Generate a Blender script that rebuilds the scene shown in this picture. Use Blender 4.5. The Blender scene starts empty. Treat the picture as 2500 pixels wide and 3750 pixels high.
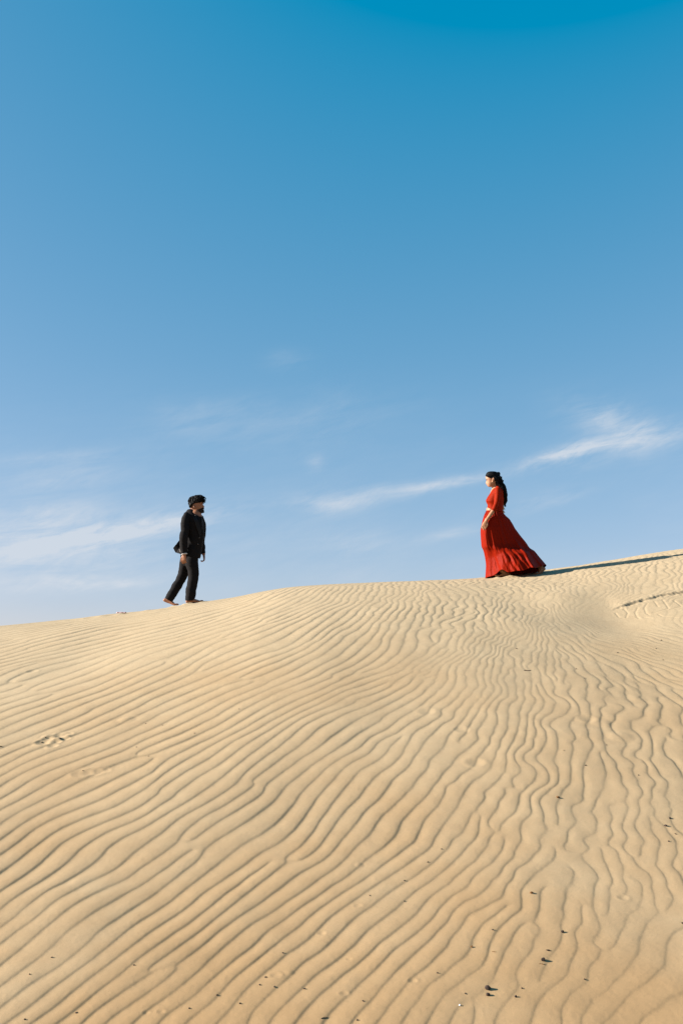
import bpy, bmesh, math, random
import numpy as np
from mathutils import Vector, noise as mnoise

random.seed(7)
RNG = np.random.default_rng(11)
scene = bpy.context.scene
COL = scene.collection
R = math.radians

# ---------------------------------------------------------------- camera
W_PX, H_PX = 2500.0, 3750.0
FPX = 3750.0 * 35.0 / 36.0
PITCH = math.atan((2500.0 - 1875.0) / FPX)
EYE = np.array([0.0, 0.0, 2.0])
cam = bpy.data.cameras.new('camera')
cam.lens = 35.0
cam.sensor_width = 36.0
cam.sensor_fit = 'AUTO'
cam.clip_start = 0.05
cam.clip_end = 20000.0
cam_o = bpy.data.objects.new('camera', cam)
COL.objects.link(cam_o)
cam_o.location = EYE
cam_o.rotation_euler = (math.pi / 2 + PITCH, 0, 0)
scene.camera = cam_o

# ---------------------------------------------------------------- light
SUN_EL = R(22.0)
SUN_AZ = R(-93.0)          # measured from +Y (view direction) towards +X; the sun stands on the left
sun_dir = Vector((math.sin(SUN_AZ) * math.cos(SUN_EL), math.cos(SUN_AZ) * math.cos(SUN_EL), math.sin(SUN_EL)))
sl = bpy.data.lights.new('sun', 'SUN')
sl.energy = 5.0
sl.angle = R(0.5)
sl.color = (1.0, 0.96, 0.89)
sun_o = bpy.data.objects.new('sun', sl)
COL.objects.link(sun_o)
sun_o.rotation_euler = (-sun_dir).to_track_quat('-Z', 'Y').to_euler()
sun_o.location = (-20, -4, 12)

scene.view_settings.view_transform = 'Standard'
scene.view_settings.look = 'None'
scene.view_settings.gamma = 1.0
EXPO = 1.6
scene.view_settings.exposure = EXPO
scene.render.film_transparent = False

class NT:
    """small helper round a node tree"""
    def __init__(self, tree):
        self.t = tree; self.n = tree.nodes; self.l = tree.links
    def new(self, kind, **kw):
        nd = self.n.new(kind)
        for k, v in kw.items(): setattr(nd, k, v)
        return nd
    def put(self, sock, v):
        if hasattr(v, 'is_output'): self.l.new(v, sock)
        else: sock.default_value = v
    def math(self, op, a, b=0.0, c=None, clamp=False):
        nd = self.new('ShaderNodeMath', operation=op, use_clamp=clamp)
        self.put(nd.inputs[0], a); self.put(nd.inputs[1], b)
        if c is not None: self.put(nd.inputs[2], c)
        return nd.outputs[0]
    def mix(self, f, a, b, blend='MIX'):
        nd = self.new('ShaderNodeMix', data_type='RGBA', blend_type=blend)
        self.put(nd.inputs[0], f); self.put(nd.inputs[6], a); self.put(nd.inputs[7], b)
        return nd.outputs[2]
    def noise(self, vec, scale, detail=4.0, rough=0.55, dist=0.0):
        nd = self.new('ShaderNodeTexNoise')
        self.l.new(vec, nd.inputs['Vector'])
        nd.inputs['Scale'].default_value = scale; nd.inputs['Detail'].default_value = detail
        nd.inputs['Roughness'].default_value = rough; nd.inputs['Distortion'].default_value = dist
        return nd.outputs['Fac']
    def maprange(self, v, a, b, c, d, smooth=False):
        nd = self.new('ShaderNodeMapRange')
        if smooth: nd.interpolation_type = 'SMOOTHSTEP'
        for i, q in enumerate((v, a, b, c, d)): self.put(nd.inputs[i], q)
        return nd.outputs[0]
    def comb(self, x, y, z):
        nd = self.new('ShaderNodeCombineXYZ')
        for i, q in enumerate((x, y, z)): self.put(nd.inputs[i], q)
        return nd.outputs[0]

# ---------------------------------------------------------------- sky
world = bpy.data.worlds.new('World')
scene.world = world
world.use_nodes = True
g = NT(world.node_tree)
for nd in list(g.n): g.n.remove(nd)
sky = g.new('ShaderNodeTexSky', sky_type='NISHITA')
sky.sun_disc = False
sky.sun_elevation = SUN_EL
sky.sun_rotation = SUN_AZ
sky.altitude = 200.0
sky.air_density = 1.0
sky.dust_density = 0.6
sky.ozone_density = 2.0
tc = g.new('ShaderNodeTexCoord')
sep = g.new('ShaderNodeSeparateXYZ')
g.l.new(tc.outputs['Generated'], sep.inputs[0])
DX, DY, DZ = sep.outputs
AZ = g.math('MULTIPLY', g.math('ARCTAN2', DX, DY), 57.29578)          # degrees right of the view direction
EL = g.math('MULTIPLY', g.math('ARCSINE', DZ), 57.29578)              # degrees above the horizon
# one even grade over the whole dome: the deep cerulean of the photograph's sky
SKY_STRENGTH = 0.10
KS = 1.0 / (2.0 ** EXPO * SKY_STRENGTH)
sep2 = g.new('ShaderNodeSeparateColor')
g.l.new(sky.outputs[0], sep2.inputs[0])
com2 = g.new('ShaderNodeCombineColor')
for i, (off, pw, mul) in enumerate(((0.117, 0.75, 0.95), (0.0, 0.632, 0.75), (-0.573, 1.0, 0.555))):
    v = g.math('MAXIMUM', g.math('MULTIPLY_ADD', sep2.outputs[i], 0.153, -off), 0.0)
    g.l.new(g.math('MULTIPLY', g.math('POWER', v, pw), mul * KS), com2.inputs[i])
sky_col = com2.outputs[0]
# ---- wisps of cirrus, fixed on the dome
P = g.comb(AZ, EL, 0.0)
def streak_space(ang, stretch):
    c, s = math.cos(R(ang)), math.sin(R(ang))
    u = g.math('ADD', g.math('MULTIPLY', AZ, c), g.math('MULTIPLY', EL, s))
    v = g.math('SUBTRACT', g.math('MULTIPLY', EL, c), g.math('MULTIPLY', AZ, s))
    return g.comb(g.math('MULTIPLY', u, 1.0 / stretch), v, 0.0)
wv = streak_space(10.0, 7.0)
fib = g.math('ADD', g.math('MULTIPLY', g.noise(wv, 0.8, 8.0, 0.66, 0.7), 0.6), g.math('MULTIPLY', g.noise(streak_space(24.0, 3.5), 1.3, 8.0, 0.68, 1.0), 0.4))                              # fibres
big = g.noise(streak_space(8.0, 3.0), 0.22, 4.0, 0.55, 0.3)          # large bands
wob = g.math('MULTIPLY', g.math('SUBTRACT', g.noise(P, 0.35, 4.0, 0.6), 0.5), 2.2)
def pix_dir(px, py):
    xr = (px - 1250) / FPX; yu = (1875 - py) / FPX
    d = np.array([xr, math.cos(PITCH) - yu * math.sin(PITCH), math.sin(PITCH) + yu * math.cos(PITCH)])
    d /= np.linalg.norm(d)
    return math.degrees(math.atan2(d[0], d[1])), math.degrees(math.asin(d[2]))
def streak(p0, p1, width, strength, edge=0.55):
    """a wisp lying along the arc between two directions"""
    a0, e0 = pix_dir(*p0); a1, e1 = pix_dir(*p1)
    L = math.hypot(a1 - a0, e1 - e0); c, s = (a1 - a0) / L, (e1 - e0) / L
    ca, ce = (a0 + a1) / 2, (e0 + e1) / 2
    da = g.math('SUBTRACT', AZ, ca); de = g.math('SUBTRACT', EL, ce)
    u = g.math('ADD', g.math('MULTIPLY', da, c), g.math('MULTIPLY', de, s))
    v = g.math('ADD', g.math('SUBTRACT', g.math('MULTIPLY', de, c), g.math('MULTIPLY', da, s)), g.math('MULTIPLY', wob, width * edge))
    qu = g.math('DIVIDE', u, L * 0.5); qv = g.math('DIVIDE', v, width)
    q = g.math('ADD', g.math('MULTIPLY', qu, qu), g.math('MULTIPLY', qv, qv))
    return g.math('MULTIPLY', g.math('EXPONENT', g.math('MULTIPLY', q, -1.4)), strength * 1.25)
STREAKS = [
    ((1860, 1715), (2230, 1615), 0.40, 0.62), ((1950, 1700), (2640, 1540), 0.75, 0.40), ((2060, 1490), (2460, 1610), 1.2, 0.34),
    ((2150, 1560), (2300, 1500), 0.7, 0.16),
    ((1440, 1800), (1830, 1742), 0.33, 0.55), ((1150, 1850), (1600, 1780), 0.6, 0.26),
    ((-300, 2075), (760, 1900), 0.75, 0.60), ((150, 1985), (900, 1860), 0.7, 0.42), ((-350, 1960), (480, 1860), 1.0, 0.34), ((-300, 2020), (560, 1975), 1.5, 0.36), ((-300, 2130), (700, 2100), 1.0, 0.24),
    ((-200, 2150), (560, 2125), 0.5, 0.30), ((380, 2150), (600, 2128), 0.22, 0.28), ((100, 2080), (700, 2020), 0.8, 0.22),
    ((0, 1770), (480, 1730), 0.9, 0.26), ((-100, 1690), (500, 1650), 0.4, 0.14),
    ((1050, 1840), (1350, 1850), 0.7, 0.30), ((1120, 1700), (1200, 1690), 0.5, 0.20), ((950, 1330), (1150, 1310), 0.7, 0.08),
    ((1530, 1980), (1780, 1930), 0.35, 0.26), ((1850, 1870), (2150, 1800), 0.45, 0.24), ((1100, 1985), (1500, 2000), 0.8, 0.16),
    ((600, 1600), (1500, 1480), 1.6, 0.10), ((500, 1560), (900, 1500), 1.2, 0.10),
]
tot = None
for st in STREAKS:
    v = streak(*st)
    tot = v if tot is None else g.math('ADD', tot, v)
fibm = g.maprange(fib, 0.36, 0.66, 0.05, 1.75)
cl = g.math('MULTIPLY', tot, fibm)
low = g.maprange(EL, 1.0, 19.0, 1.0, 0.0, True)                       # a faint milky veil everywhere near the horizon
veil = g.math('MULTIPLY', g.math('MULTIPLY', g.maprange(big, 0.35, 0.75, 0.02, 0.34), g.maprange(fib, 0.36, 0.66, 0.3, 1.6)), low)
cl = g.math('ADD', cl, veil, clamp=True)
CLOUD = (0.66 * KS, 0.715 * KS, 0.79 * KS, 1.0)
bg = g.new('ShaderNodeBackground')
out = g.new('ShaderNodeOutputWorld')
g.l.new(g.mix(g.math('MULTIPLY', cl, 0.85), sky_col, CLOUD), bg.inputs[0])
bg.inputs[1].default_value = SKY_STRENGTH
world.cycles.sampling_method = 'MANUAL'
world.cycles.sample_map_resolution = 512
g.l.new(bg.outputs[0], out.inputs[0])

# ================================================================ helpers
def rays(px, py):
    px = np.asarray(px, float); py = np.asarray(py, float)
    xr = (px - 1250) / FPX; yu = (1875 - py) / FPX
    c, s = math.cos(PITCH), math.sin(PITCH)
    return np.stack([xr, c - yu * s, s + yu * c], -1)
def to_pix(x, y, z):
    c, s = math.cos(PITCH), math.sin(PITCH)
    dz = z - EYE[2]
    fwd = np.maximum(y * c + dz * s, 0.05); up = dz * c - y * s
    return 1250 + FPX * x / fwd, 1875 - FPX * up / fwd
def on_plane(px, py, Y):
    """the point seen at a pixel of the photograph on the upright plane y = Y"""
    d = rays(px, py); t = Y / d[..., 1]
    return d[..., 0] * t, EYE[2] + d[..., 2] * t
def smooth1(a, n):
    k = np.hanning(2 * n + 3); k /= k.sum()
    return np.convolve(np.pad(a, n + 1, mode='edge'), k, 'valid')
def sstep(a, b, v):
    t = np.clip((v - a) / (b - a), 0, 1)
    return t * t * (3 - 2 * t)

# value noise on numpy arrays
_perm = RNG.random((256, 256))
def vnoise(x, y):
    xi = np.floor(x).astype(np.int64); yi = np.floor(y).astype(np.int64)
    fx = x - xi; fy = y - yi
    fx = fx * fx * fx * (fx * (fx * 6 - 15) + 10); fy = fy * fy * fy * (fy * (fy * 6 - 15) + 10)
    a = _perm[xi & 255, yi & 255]; b = _perm[(xi + 1) & 255, yi & 255]
    c = _perm[xi & 255, (yi + 1) & 255]; d = _perm[(xi + 1) & 255, (yi + 1) & 255]
    return (a * (1 - fx) + b * fx) * (1 - fy) + (c * (1 - fx) + d * fx) * fy - 0.5
def fbm(x, y, octv=4, gain=0.5):
    r = 0; amp = 1.0
    for o in range(octv):
        r = r + amp * vnoise(x * 2 ** o + 17.3 * o, y * 2 ** o + 5.1 * o); amp *= gain
    return r

# ================================================================ the dune: broad form
XC = np.linspace(-16, 16, 1601)
YC = smooth1(np.interp(XC, [-16, -6, -2.6, -0.6, 1.2, 2.6, 5.5, 16], [18.5, 16.4, 15.75, 15.2, 15.2, 15.55, 16.0, 18.0]), 60)
_rows = np.array([(0, 2296), (130, 2284), (300, 2266), (430, 2250), (560, 2236), (640, 2224), (700, 2212), (750, 2204), (820, 2193), (900, 2180), (980, 2165),
                  (1060, 2150), (1180, 2139), (1300, 2133), (1400, 2129), (1500, 2126), (1650, 2121), (1780, 2114), (1900, 2104), (2000, 2093), (2150, 2071), (2300, 2049), (2400, 2033), (2500, 2017)], float)
_cx = []; _cz = []
for px, py in _rows:
    x = 0.0
    for _ in range(12):
        Yq = np.interp(x, XC, YC); x, z = on_plane(px, py, Yq)
    _cx.append(float(x)); _cz.append(float(z))
_cx = [-16, -9] + _cx + [9, 16]
_cz = [_cz[0] - 2.2, _cz[0] - 0.55] + _cz + [_cz[-1] + 0.55, _cz[-1] + 0.4]
ZC = smooth1(np.interp(XC, _cx, _cz), 14)
Y0 = 4.9
Z0 = on_plane(1250, 3750, Y0)[1]
def base(x, y):
    xc = np.clip(x, -16, 16)
    yc = np.interp(xc, XC, YC); zc = np.interp(xc, XC, ZC)
    m1 = (zc - EYE[2]) / yc
    m0 = 0.21
    zb = Z0 - 0.03 * np.clip(x, -8, 8)
    L = yc - Y0
    t = np.clip((y - Y0) / L, 0, 1)
    t2 = t * t; t3 = t2 * t
    z = (2 * t3 - 3 * t2 + 1) * zb + (t3 - 2 * t2 + t) * L * m0 + (-2 * t3 + 3 * t2) * zc + (t3 - t2) * L * m1
    # towards and behind the camera
    u = np.clip(Y0 - y, 0, 5.25)
    z = np.where(y < Y0, zb - m0 * u + 0.02 * u * u, z)
    # over the crest
    c = np.where(x > 1.8, 0.022, 0.045)
    c = 0.045 - 0.025 * sstep(0.8, 2.4, x)
    v = np.clip(y - yc, 0, None)
    vv = np.clip(v, 0, (0.28 + m1) / (2 * c))
    over = zc + m1 * vv - c * vv * vv - 0.28 * (v - vv)
    z = np.where(v > 0, over, z)
    # far plain and low far dunes
    far = -1.9 + 0.9 * fbm(x / 60.0, y / 60.0, 3) * sstep(30, 120, np.hypot(x, y))
    k = 0.5
    z = np.where(y > 0, np.logaddexp(z / k, far / k) * k, np.logaddexp(z / k, far / k) * k)
    # fade the sides into the plain far out
    r = np.hypot(x, y - 8)
    return z + (far - z) * sstep(16, 40, r)
# local forms seen in the photograph: a hollow with a raised nose beside it
def ground_hit(px, py, f=None):
    f = f or base
    d = rays(px, py); px = np.asarray(px, float)
    ts = np.linspace(3.0, 19.0, 1600)
    X = d[..., 0, None] * ts; Y = d[..., 1, None] * ts; Z = EYE[2] + d[..., 2, None] * ts
    h = Z - f(X, Y)
    neg = h < 0
    i = np.where(neg.any(-1), neg.argmax(-1), np.abs(h).argmin(-1))
    i = np.clip(i, 1, len(ts) - 1)
    h0 = np.take_along_axis(h, (i - 1)[..., None], -1)[..., 0]; h1 = np.take_along_axis(h, i[..., None], -1)[..., 0]
    w = np.clip(h0 / np.where(np.abs(h0 - h1) < 1e-9, 1e-9, h0 - h1), 0, 1)
    t = ts[i - 1] * (1 - w) + ts[i] * w
    return d[..., 0] * t, d[..., 1] * t
_hx, _hy = ground_hit(2270, 2262); _nx, _ny = ground_hit(2060, 2195); _n2x, _n2y = ground_hit(1880, 2275)
_bx, _by = ground_hit(1000, 2450)
def blob(x, y, cx, cy, rx, ry, ang=0.0):
    c, s = math.cos(ang), math.sin(ang)
    u = ((x - cx) * c + (y - cy) * s) / rx; v = (-(x - cx) * s + (y - cy) * c) / ry
    return np.exp(-(u * u + v * v))
def form(x, y):
    z = base(x, y)
    z = z - 0.055 * blob(x, y, _hx, _hy, 0.50, 0.6) + 0.03 * blob(x, y, _nx, _ny, 0.34, 0.5) + 0.018 * blob(x, y, _n2x, _n2y, 0.35, 0.9, 0.5)
    z = z + 0.030 * fbm(x / 1.7, y / 2.2, 3) * sstep(3, 6, y)
    return z

# ================================================================ ripples
# (pixel x, pixel y, direction of the ripple line in degrees, distance between lines in pixels across them)
CTRL = [
 (100, 3450, 33, 56), (300, 3100, 30, 48), (600, 3300, 33, 50), (700, 3600, 33, 52), (200, 3700, 33, 50), (1000, 3500, 38, 60),
 (1050, 3150, 36, 52), (1250, 3350, 46, 60), (1450, 3250, 42, 58), (1400, 3600, 48, 66), (1650, 3200, 56, 60), (1900, 3150, 62, 66),
 (1800, 3500, 66, 80), (2080, 3120, 80, 66), (2050, 3500, 82, 85), (2250, 3000, 92, 62), (2420, 3100, 104, 62), (2250, 3350, 70, 90), (2450, 3500, 48, 130),
 (1700, 3700, 50, 95), (2100, 3700, 84, 110), (2420, 3700, 34, 150), (1100, 3720, 40, 64),
 (1500, 2950, 42, 56), (1700, 2850, 50, 54), (1900, 2850, 72, 52), (2100, 2800, 92, 54), (2300, 2780, 104, 54), (2450, 2780, 108, 54),
 (1400, 2750, 38, 44), (1600, 2700, 46, 44), (1780, 2650, 64, 40), (1950, 2600, 90, 38), (2100, 2600, 108, 42), (2280, 2580, 122, 44), (2450, 2580, 126, 48),
 (1850, 2480, 78, 24), (2000, 2470, 105, 27), (2150, 2450, 128, 27), (2300, 2460, 146, 24), (2450, 2450, 158, 20),
 (1950, 2370, 120, 18), (2100, 2360, 150, 16), (2250, 2370, 164, 13), (2420, 2370, 173, 11), (2100, 2310, 160, 12), (1960, 2300, 120, 13), (2300, 2320, 172, 10),
 (1900, 2310, 60, 13), (1800, 2330, 42, 18), (1700, 2400, 34, 18), (1560, 2440, 22, 15), (1400, 2470, 15, 15), (1250, 2490, 14, 17), (1650, 2520, 36, 26), (1500, 2560, 30, 30), (1750, 2560, 58, 30),
 (1350, 2340, 54, 34), (1480, 2330, 50, 34), (1600, 2320, 40, 32), (1720, 2270, 34, 30), (1270, 2390, 34, 30), (1400, 2400, 30, 28),
 (1150, 2330, 42, 30), (1220, 2260, 46, 28), (1420, 2240, 76, 30), (1550, 2230, 112, 28), (1660, 2180, 148, 18), (1760, 2210, 140, 24), (1850, 2230, 38, 24),
 (1500, 2160, 130, 16), (1350, 2170, 50, 16), (1800, 2160, 140, 22), (1900, 2150, 132, 24), (1960, 2200, 60, 26), (2020, 2120, 122, 26), (2130, 2120, 116, 27),
 (2200, 2160, 80, 26), (2250, 2100, 112, 27), (2400, 2080, 112, 28), (2480, 2060, 112, 28), (2300, 2150, 50, 18), (2420, 2120, 66, 24), (2430, 2175, 24, 13), (2300, 2190, 34, 12), (2180, 2210, 44, 13), (2480, 2150, 32, 14),
 (240, 2560, 19, 26), (60, 2500, 17, 24), (420, 2480, 20, 25), (650, 2560, 20, 26), (640, 2430, 24, 24), (717, 2360, 26, 22), (860, 2330, 30, 24), (1000, 2330, 34, 26), (900, 2430, 24, 22), (1050, 2430, 26, 22),
 (160, 2360, 11, 9), (300, 2330, 10, 9), (478, 2290, 9, 8), (600, 2310, 12, 10), (797, 2240, 15, 9), (900, 2230, 20, 12), (1000, 2223, 28, 16), (1080, 2210, 34, 16), (1180, 2190, 40, 16), (30, 2410, 12, 11), (450, 2380, 17, 15),
 (1036, 2520, 19, 20), (850, 2560, 20, 22), (1036, 2600, 25, 26), (1250, 2560, 22, 20), (1200, 2650, 30, 34), (1036, 2700, 32, 38),
 (400, 2717, 21, 28), (150, 2650, 18, 28), (600, 2650, 20, 26), (800, 2717, 26, 30), (240, 2877, 27, 38), (60, 2780, 20, 30), (500, 2850, 28, 38), (717, 2877, 36, 48), (900, 2860, 36, 48), (1116, 2837, 34, 48), (100, 3000, 29, 44), (1300, 2900, 37, 52), (900, 3020, 34, 50), (500, 3050, 31, 48),
]
C = np.array(CTRL, float)
cx, cy = ground_hit(C[:, 0], C[:, 1])
la = np.radians(C[:, 2]); e = 12.0
x1, y1 = ground_hit(C[:, 0] + e * np.cos(la), C[:, 1] - e * np.sin(la)); x0, y0 = ground_hit(C[:, 0] - e * np.cos(la), C[:, 1] + e * np.sin(la))
lx, ly = x1 - x0, y1 - y0; n = np.hypot(lx, ly) + 1e-9; lx /= n; ly /= n
khx, khy = ly, -lx                                                     # towards the lee side (right / towards the camera)
q = C[:, 3] * 0.5
ax, ay = ground_hit(C[:, 0] + q * np.sin(la), C[:, 1] + q * np.cos(la)); bx_, by_ = ground_hit(C[:, 0] - q * np.sin(la), C[:, 1] - q * np.cos(la))
LAM = np.abs((ax - bx_) * khx + (ay - by_) * khy)
if globals().get('DEBUG'):
    for i in range(len(C)): print(C[i], 'xy %.2f %.2f' % (cx[i], cy[i]), 'ang %.0f' % math.degrees(math.atan2(ly[i], lx[i])), 'lam %.3f' % LAM[i])
LAM = np.clip(LAM, 0.06, 0.20)
# ---- directional field -> ripple pattern with natural forks (iterated oriented band-pass on a noisy phase)
NG, DXG = 900, 0.016
GX0, GY0 = -7.2, 3.8
gx = GX0 + DXG * np.arange(NG); gy = GY0 + DXG * np.arange(NG)
def field(XX, YY):
    px, py = to_pix(XX, YY, form(XX, YY))
    px = np.clip(px, -250, 2750); py = np.clip(py, 2001, 3900)
    U = px / 1.0; V = (py - 2000) ** 0.75 * 7.0                       # stretch rows near the crest apart
    cu = C[:, 0]; cv = (C[:, 1] - 2000) ** 0.75 * 7.0
    den = 0; kx = 0; ky = 0; fl = 0
    for i in range(len(C)):
        d2 = (U - cu[i]) ** 2 + (V - cv[i]) ** 2
        w = 1.0 / (d2 + 40.0 ** 2) ** 2
        den = den + w; kx = kx + w * khx[i]; ky = ky + w * khy[i]; fl = fl + w * math.log(LAM[i])
    nrm = np.hypot(kx, ky) + 1e-12
    return kx / nrm, ky / nrm, np.exp(fl / den)
st = 6
cgx, cgy = np.meshgrid(gx[::st], gy[::st], indexing='ij')
fkx, fky, flam = field(cgx, cgy)
def up(a):
    ia = np.arange(NG) / st
    i0 = np.clip(ia.astype(int), 0, a.shape[0] - 2); f = ia - i0
    b = a[i0] * (1 - f)[:, None] + a[i0 + 1] * f[:, None]
    return b[:, i0] * (1 - f) + b[:, i0 + 1] * f
KX, KY, LM = up(fkx), up(fky), up(flam)
GXX, GYY = np.meshgrid(gx, gy, indexing='ij')
# a little wander in direction
wand = R(26) * fbm(GXX / 0.9, GYY / 0.9, 3)
cw, sw = np.cos(wand), np.sin(wand)
KX, KY = KX * cw - KY * sw, KX * sw + KY * cw
n = np.hypot(KX, KY); KX /= n; KY /= n
LM = LM * np.exp(0.55 * fbm(GXX / 0.45 + 40, GYY / 0.45, 2))
wx, wy = 2 * math.pi / LM * KX, 2 * math.pi / LM * KY
# least-squares phase as the starting pattern
fx = 2 * math.pi * np.fft.fftfreq(NG, DXG)[:, None]; fy = 2 * math.pi * np.fft.fftfreq(NG, DXG)[None, :]
mx, my = wx.mean(), wy.mean()
den = fx ** 2 + fy ** 2; den[0, 0] = 1
ph = np.real(np.fft.ifft2(-1j * (fx * np.fft.fft2(wx - mx) + fy * np.fft.fft2(wy - my)) / den))
ph = ph + mx * (GXX - GX0) + my * (GYY - GY0)
S = np.exp(1j * (ph + 1.2 * RNG.standard_normal((NG, NG)) + 4.5 * fbm(GXX / 0.40, GYY / 0.40, 2)))
ANG = np.arctan2(KY, KX)
amin, amax = ANG.min(), ANG.max()
ND = 14
dirs = np.linspace(amin, amax, ND); dstep = dirs[1] - dirs[0]
lams = np.exp(np.linspace(math.log(LM.min() * 1.02), math.log(LM.max() * 0.98), 6)); lstep = math.log(lams[1] / lams[0])
FXX, FYY = np.broadcast_to(fx, (NG, NG)).astype(np.float32), np.broadcast_to(fy, (NG, NG)).astype(np.float32)
LLM = np.log(LM)
for it in range(2):
    F = np.fft.fft2(S).astype(np.complex64)
    acc = np.zeros((NG, NG), np.complex64)
    for a in dirs:
        wa = np.clip(1 - np.abs(ANG - a) / dstep, 0, 1)
        if wa.max() <= 0: continue
        ca, sa = math.cos(a), math.sin(a)
        u = FXX * ca + FYY * sa; v = -FXX * sa + FYY * ca
        for lm in lams:
            w = wa * np.clip(1 - np.abs(LLM - math.log(lm)) / lstep, 0, 1)
            if (w > 0.01).sum() < 60: continue
            k0 = 2 * math.pi / lm
            G = np.exp(-((u - k0) / (0.42 * k0)) ** 2 - (v / (0.26 * k0)) ** 2)
            acc += w.astype(np.float32) * np.fft.ifft2(F * G).astype(np.complex64)
    m = np.abs(acc)
    S = acc / (m + 0.10 * m.mean())
# exact 2x refinement
F = np.fft.fftshift(np.fft.fft2(S))
F = np.pad(F, NG // 2)
S2 = np.fft.ifft2(np.fft.ifftshift(F)) * 4.0
N2 = 2 * NG; DX2 = DXG / 2
def sample(A, x, y):
    u = (x - GX0) / DX2; v = (y - GY0) / DX2
    i = np.floor(u).astype(np.int64); j = np.floor(v).astype(np.int64)
    fu = u - i; fv = v - j
    i %= N2; j %= N2; i1 = (i + 1) % N2; j1 = (j + 1) % N2
    return (A[i, j] * (1 - fu) + A[i1, j] * fu) * (1 - fv) + (A[i, j1] * (1 - fu) + A[i1, j1] * fu) * fv
def sample_lo(A, x, y):
    i = np.clip(np.round((x - GX0) / DXG).astype(int), 0, NG - 1); j = np.clip(np.round((y - GY0) / DXG).astype(int), 0, NG - 1)
    return A[i, j]
# profile across one ripple: long rounded windward back, short slip face
_u = np.linspace(0, 1, 513)
_sl = np.interp(_u, [0, .04, .12, .28, .5, .66, .80, .885, .925, .96, 1], [-.6, .3, .75, 1, .55, 0, -.45, -1.5, -4.2, -3.6, -.6])
_sl = np.where(_sl < 0, _sl * (_sl[_sl > 0].sum() / -_sl[_sl < 0].sum()), _sl)
_p = np.cumsum(_sl); _p = (_p - _p.min()) / (_p.max() - _p.min())
# how strong the ripples are, from the photograph (pixel x, pixel y, radius x, radius y, factor)
AMPS = [(2230, 2255, 200, 34, 0.04), (2330, 2290, 170, 26, 0.10), (2420, 2225, 120, 18, 0.05), (2380, 3420, 190, 200, 0.45), (2250, 3660, 330, 190, 0.35), (1600, 3660, 350, 140, 0.55), (850, 3660, 300, 110, 0.6),
        (200, 2330, 320, 45, 1.15), (520, 2280, 260, 30, 1.15), (2440, 2400, 120, 50, 0.5), (1860, 2300, 60, 22, 0.55), (1480, 2445, 200, 25, 0.6), (2200, 2200, 110, 18, 0.35), (190, 2705, 60, 20, 0.35),
        (2330, 2940, 120, 60, 0.7), (330, 2830, 80, 16, 0.4)]
def amp_at(px, py):
    a = np.ones_like(px)
    for (x, y, rx, ry, f) in AMPS:
        a *= 1 - (1 - f) * np.exp(-((px - x) / rx) ** 2 - ((py - y) / ry) ** 2)
    return a
RIP_H = 0.037                                                         # height as a share of the wavelength
def poly_d(x, y, pts):
    best = np.full(x.shape, 1e9)
    for (x0, y0), (x1, y1) in zip(pts[:-1], pts[1:]):
        dx, dy = x1 - x0, y1 - y0; L2 = dx * dx + dy * dy + 1e-12
        t = np.clip(((x - x0) * dx + (y - y0) * dy) / L2, 0, 1)
        best = np.minimum(best, np.hypot(x - x0 - t * dx, y - y0 - t * dy))
    return best
def z2(pts): return [(2000 + a / 3.136, 1980 + b / 3.136) for a, b in pts]
CRUST_EDGE = z2([(600, 785), (740, 768), (820, 745), (900, 728), (980, 708), (1060, 692), (1200, 665), (1330, 632), (1450, 615), (1600, 592)])
CRACKS = [z2(p) for p in ([(790, 790), (825, 825)], [(890, 755), (930, 790), (910, 830)], [(1045, 745), (1015, 790), (1035, 830), (1060, 845)], [(1155, 710), (1120, 750), (1140, 800), (1175, 820)],
          [(1235, 690), (1280, 745)], [(1330, 675), (1400, 765), (1300, 790), (1220, 800)], [(1460, 685), (1550, 750), (1420, 775)], [(1110, 840), (1210, 855)], [(1280, 820), (1330, 845), (1500, 865)], [(1560, 740), (1620, 770)])]
def gp(pts):
    a, b = ground_hit(np.array([p[0] for p in pts]), np.array([p[1] for p in pts])); return list(zip(a, b))
EDGE_W = gp(CRUST_EDGE); CRACKS_W = [gp(c) for c in CRACKS]
# small dents: footprints, scuffs, insect pits (pixel x, pixel y, radius m, depth m)
DENTS = [(163, 2714, .045, .03), (180, 2700, .035, .02), (205, 2712, .03, .022), (222, 2690, .04, .028), (238, 2700, .03, .02), (195, 2728, .03, .015), (250, 2684, .03, .015), (172, 2692, .03, -.012), (212, 2702, .03, -.015),
         (300, 2830, .05, .015), (340, 2826, .05, .018), (375, 2820, .04, .012), (120, 2455, .04, .012), (465, 2632, .05, -.012), (575, 2229, .10, .03), (545, 2231, .10, -.02),
         (1178, 3410, .016, .010), (2280, 3290, .022, .012), (536, 3711, .012, .008), (590, 3708, .013, .008), (1260, 3640, .016, .009), (1278, 3510, .012, .007), (1510, 3594, .016, .009), (1315, 3160, .02, -.008), (1310, 3310, .018, .008),
         (2200, 2650, .06, -.012), (2270, 2700, .07, -.014), (2150, 2635, .05, .012), (2330, 2560, .06, -.01), (1690, 2670, .04, .012), (1740, 2790, .05, .014), (1560, 2600, .05, .012), (1010, 3570, .02, .008), (1060, 3560, .018, -.006)]
DENTS += [(600, 2231, .07, .030), (535, 2240, .07, .032), (470, 2248, .07, .03), (405, 2256, .07, .03), (335, 2265, .07, .03), (260, 2274, .07, .028), (2060, 2087, .07, .02), (2190, 2068, .07, .02), (2330, 2048, .07, .02)]
_dn = np.array(DENTS); _ddx, _ddy = ground_hit(_dn[:, 0], _dn[:, 1])
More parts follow.
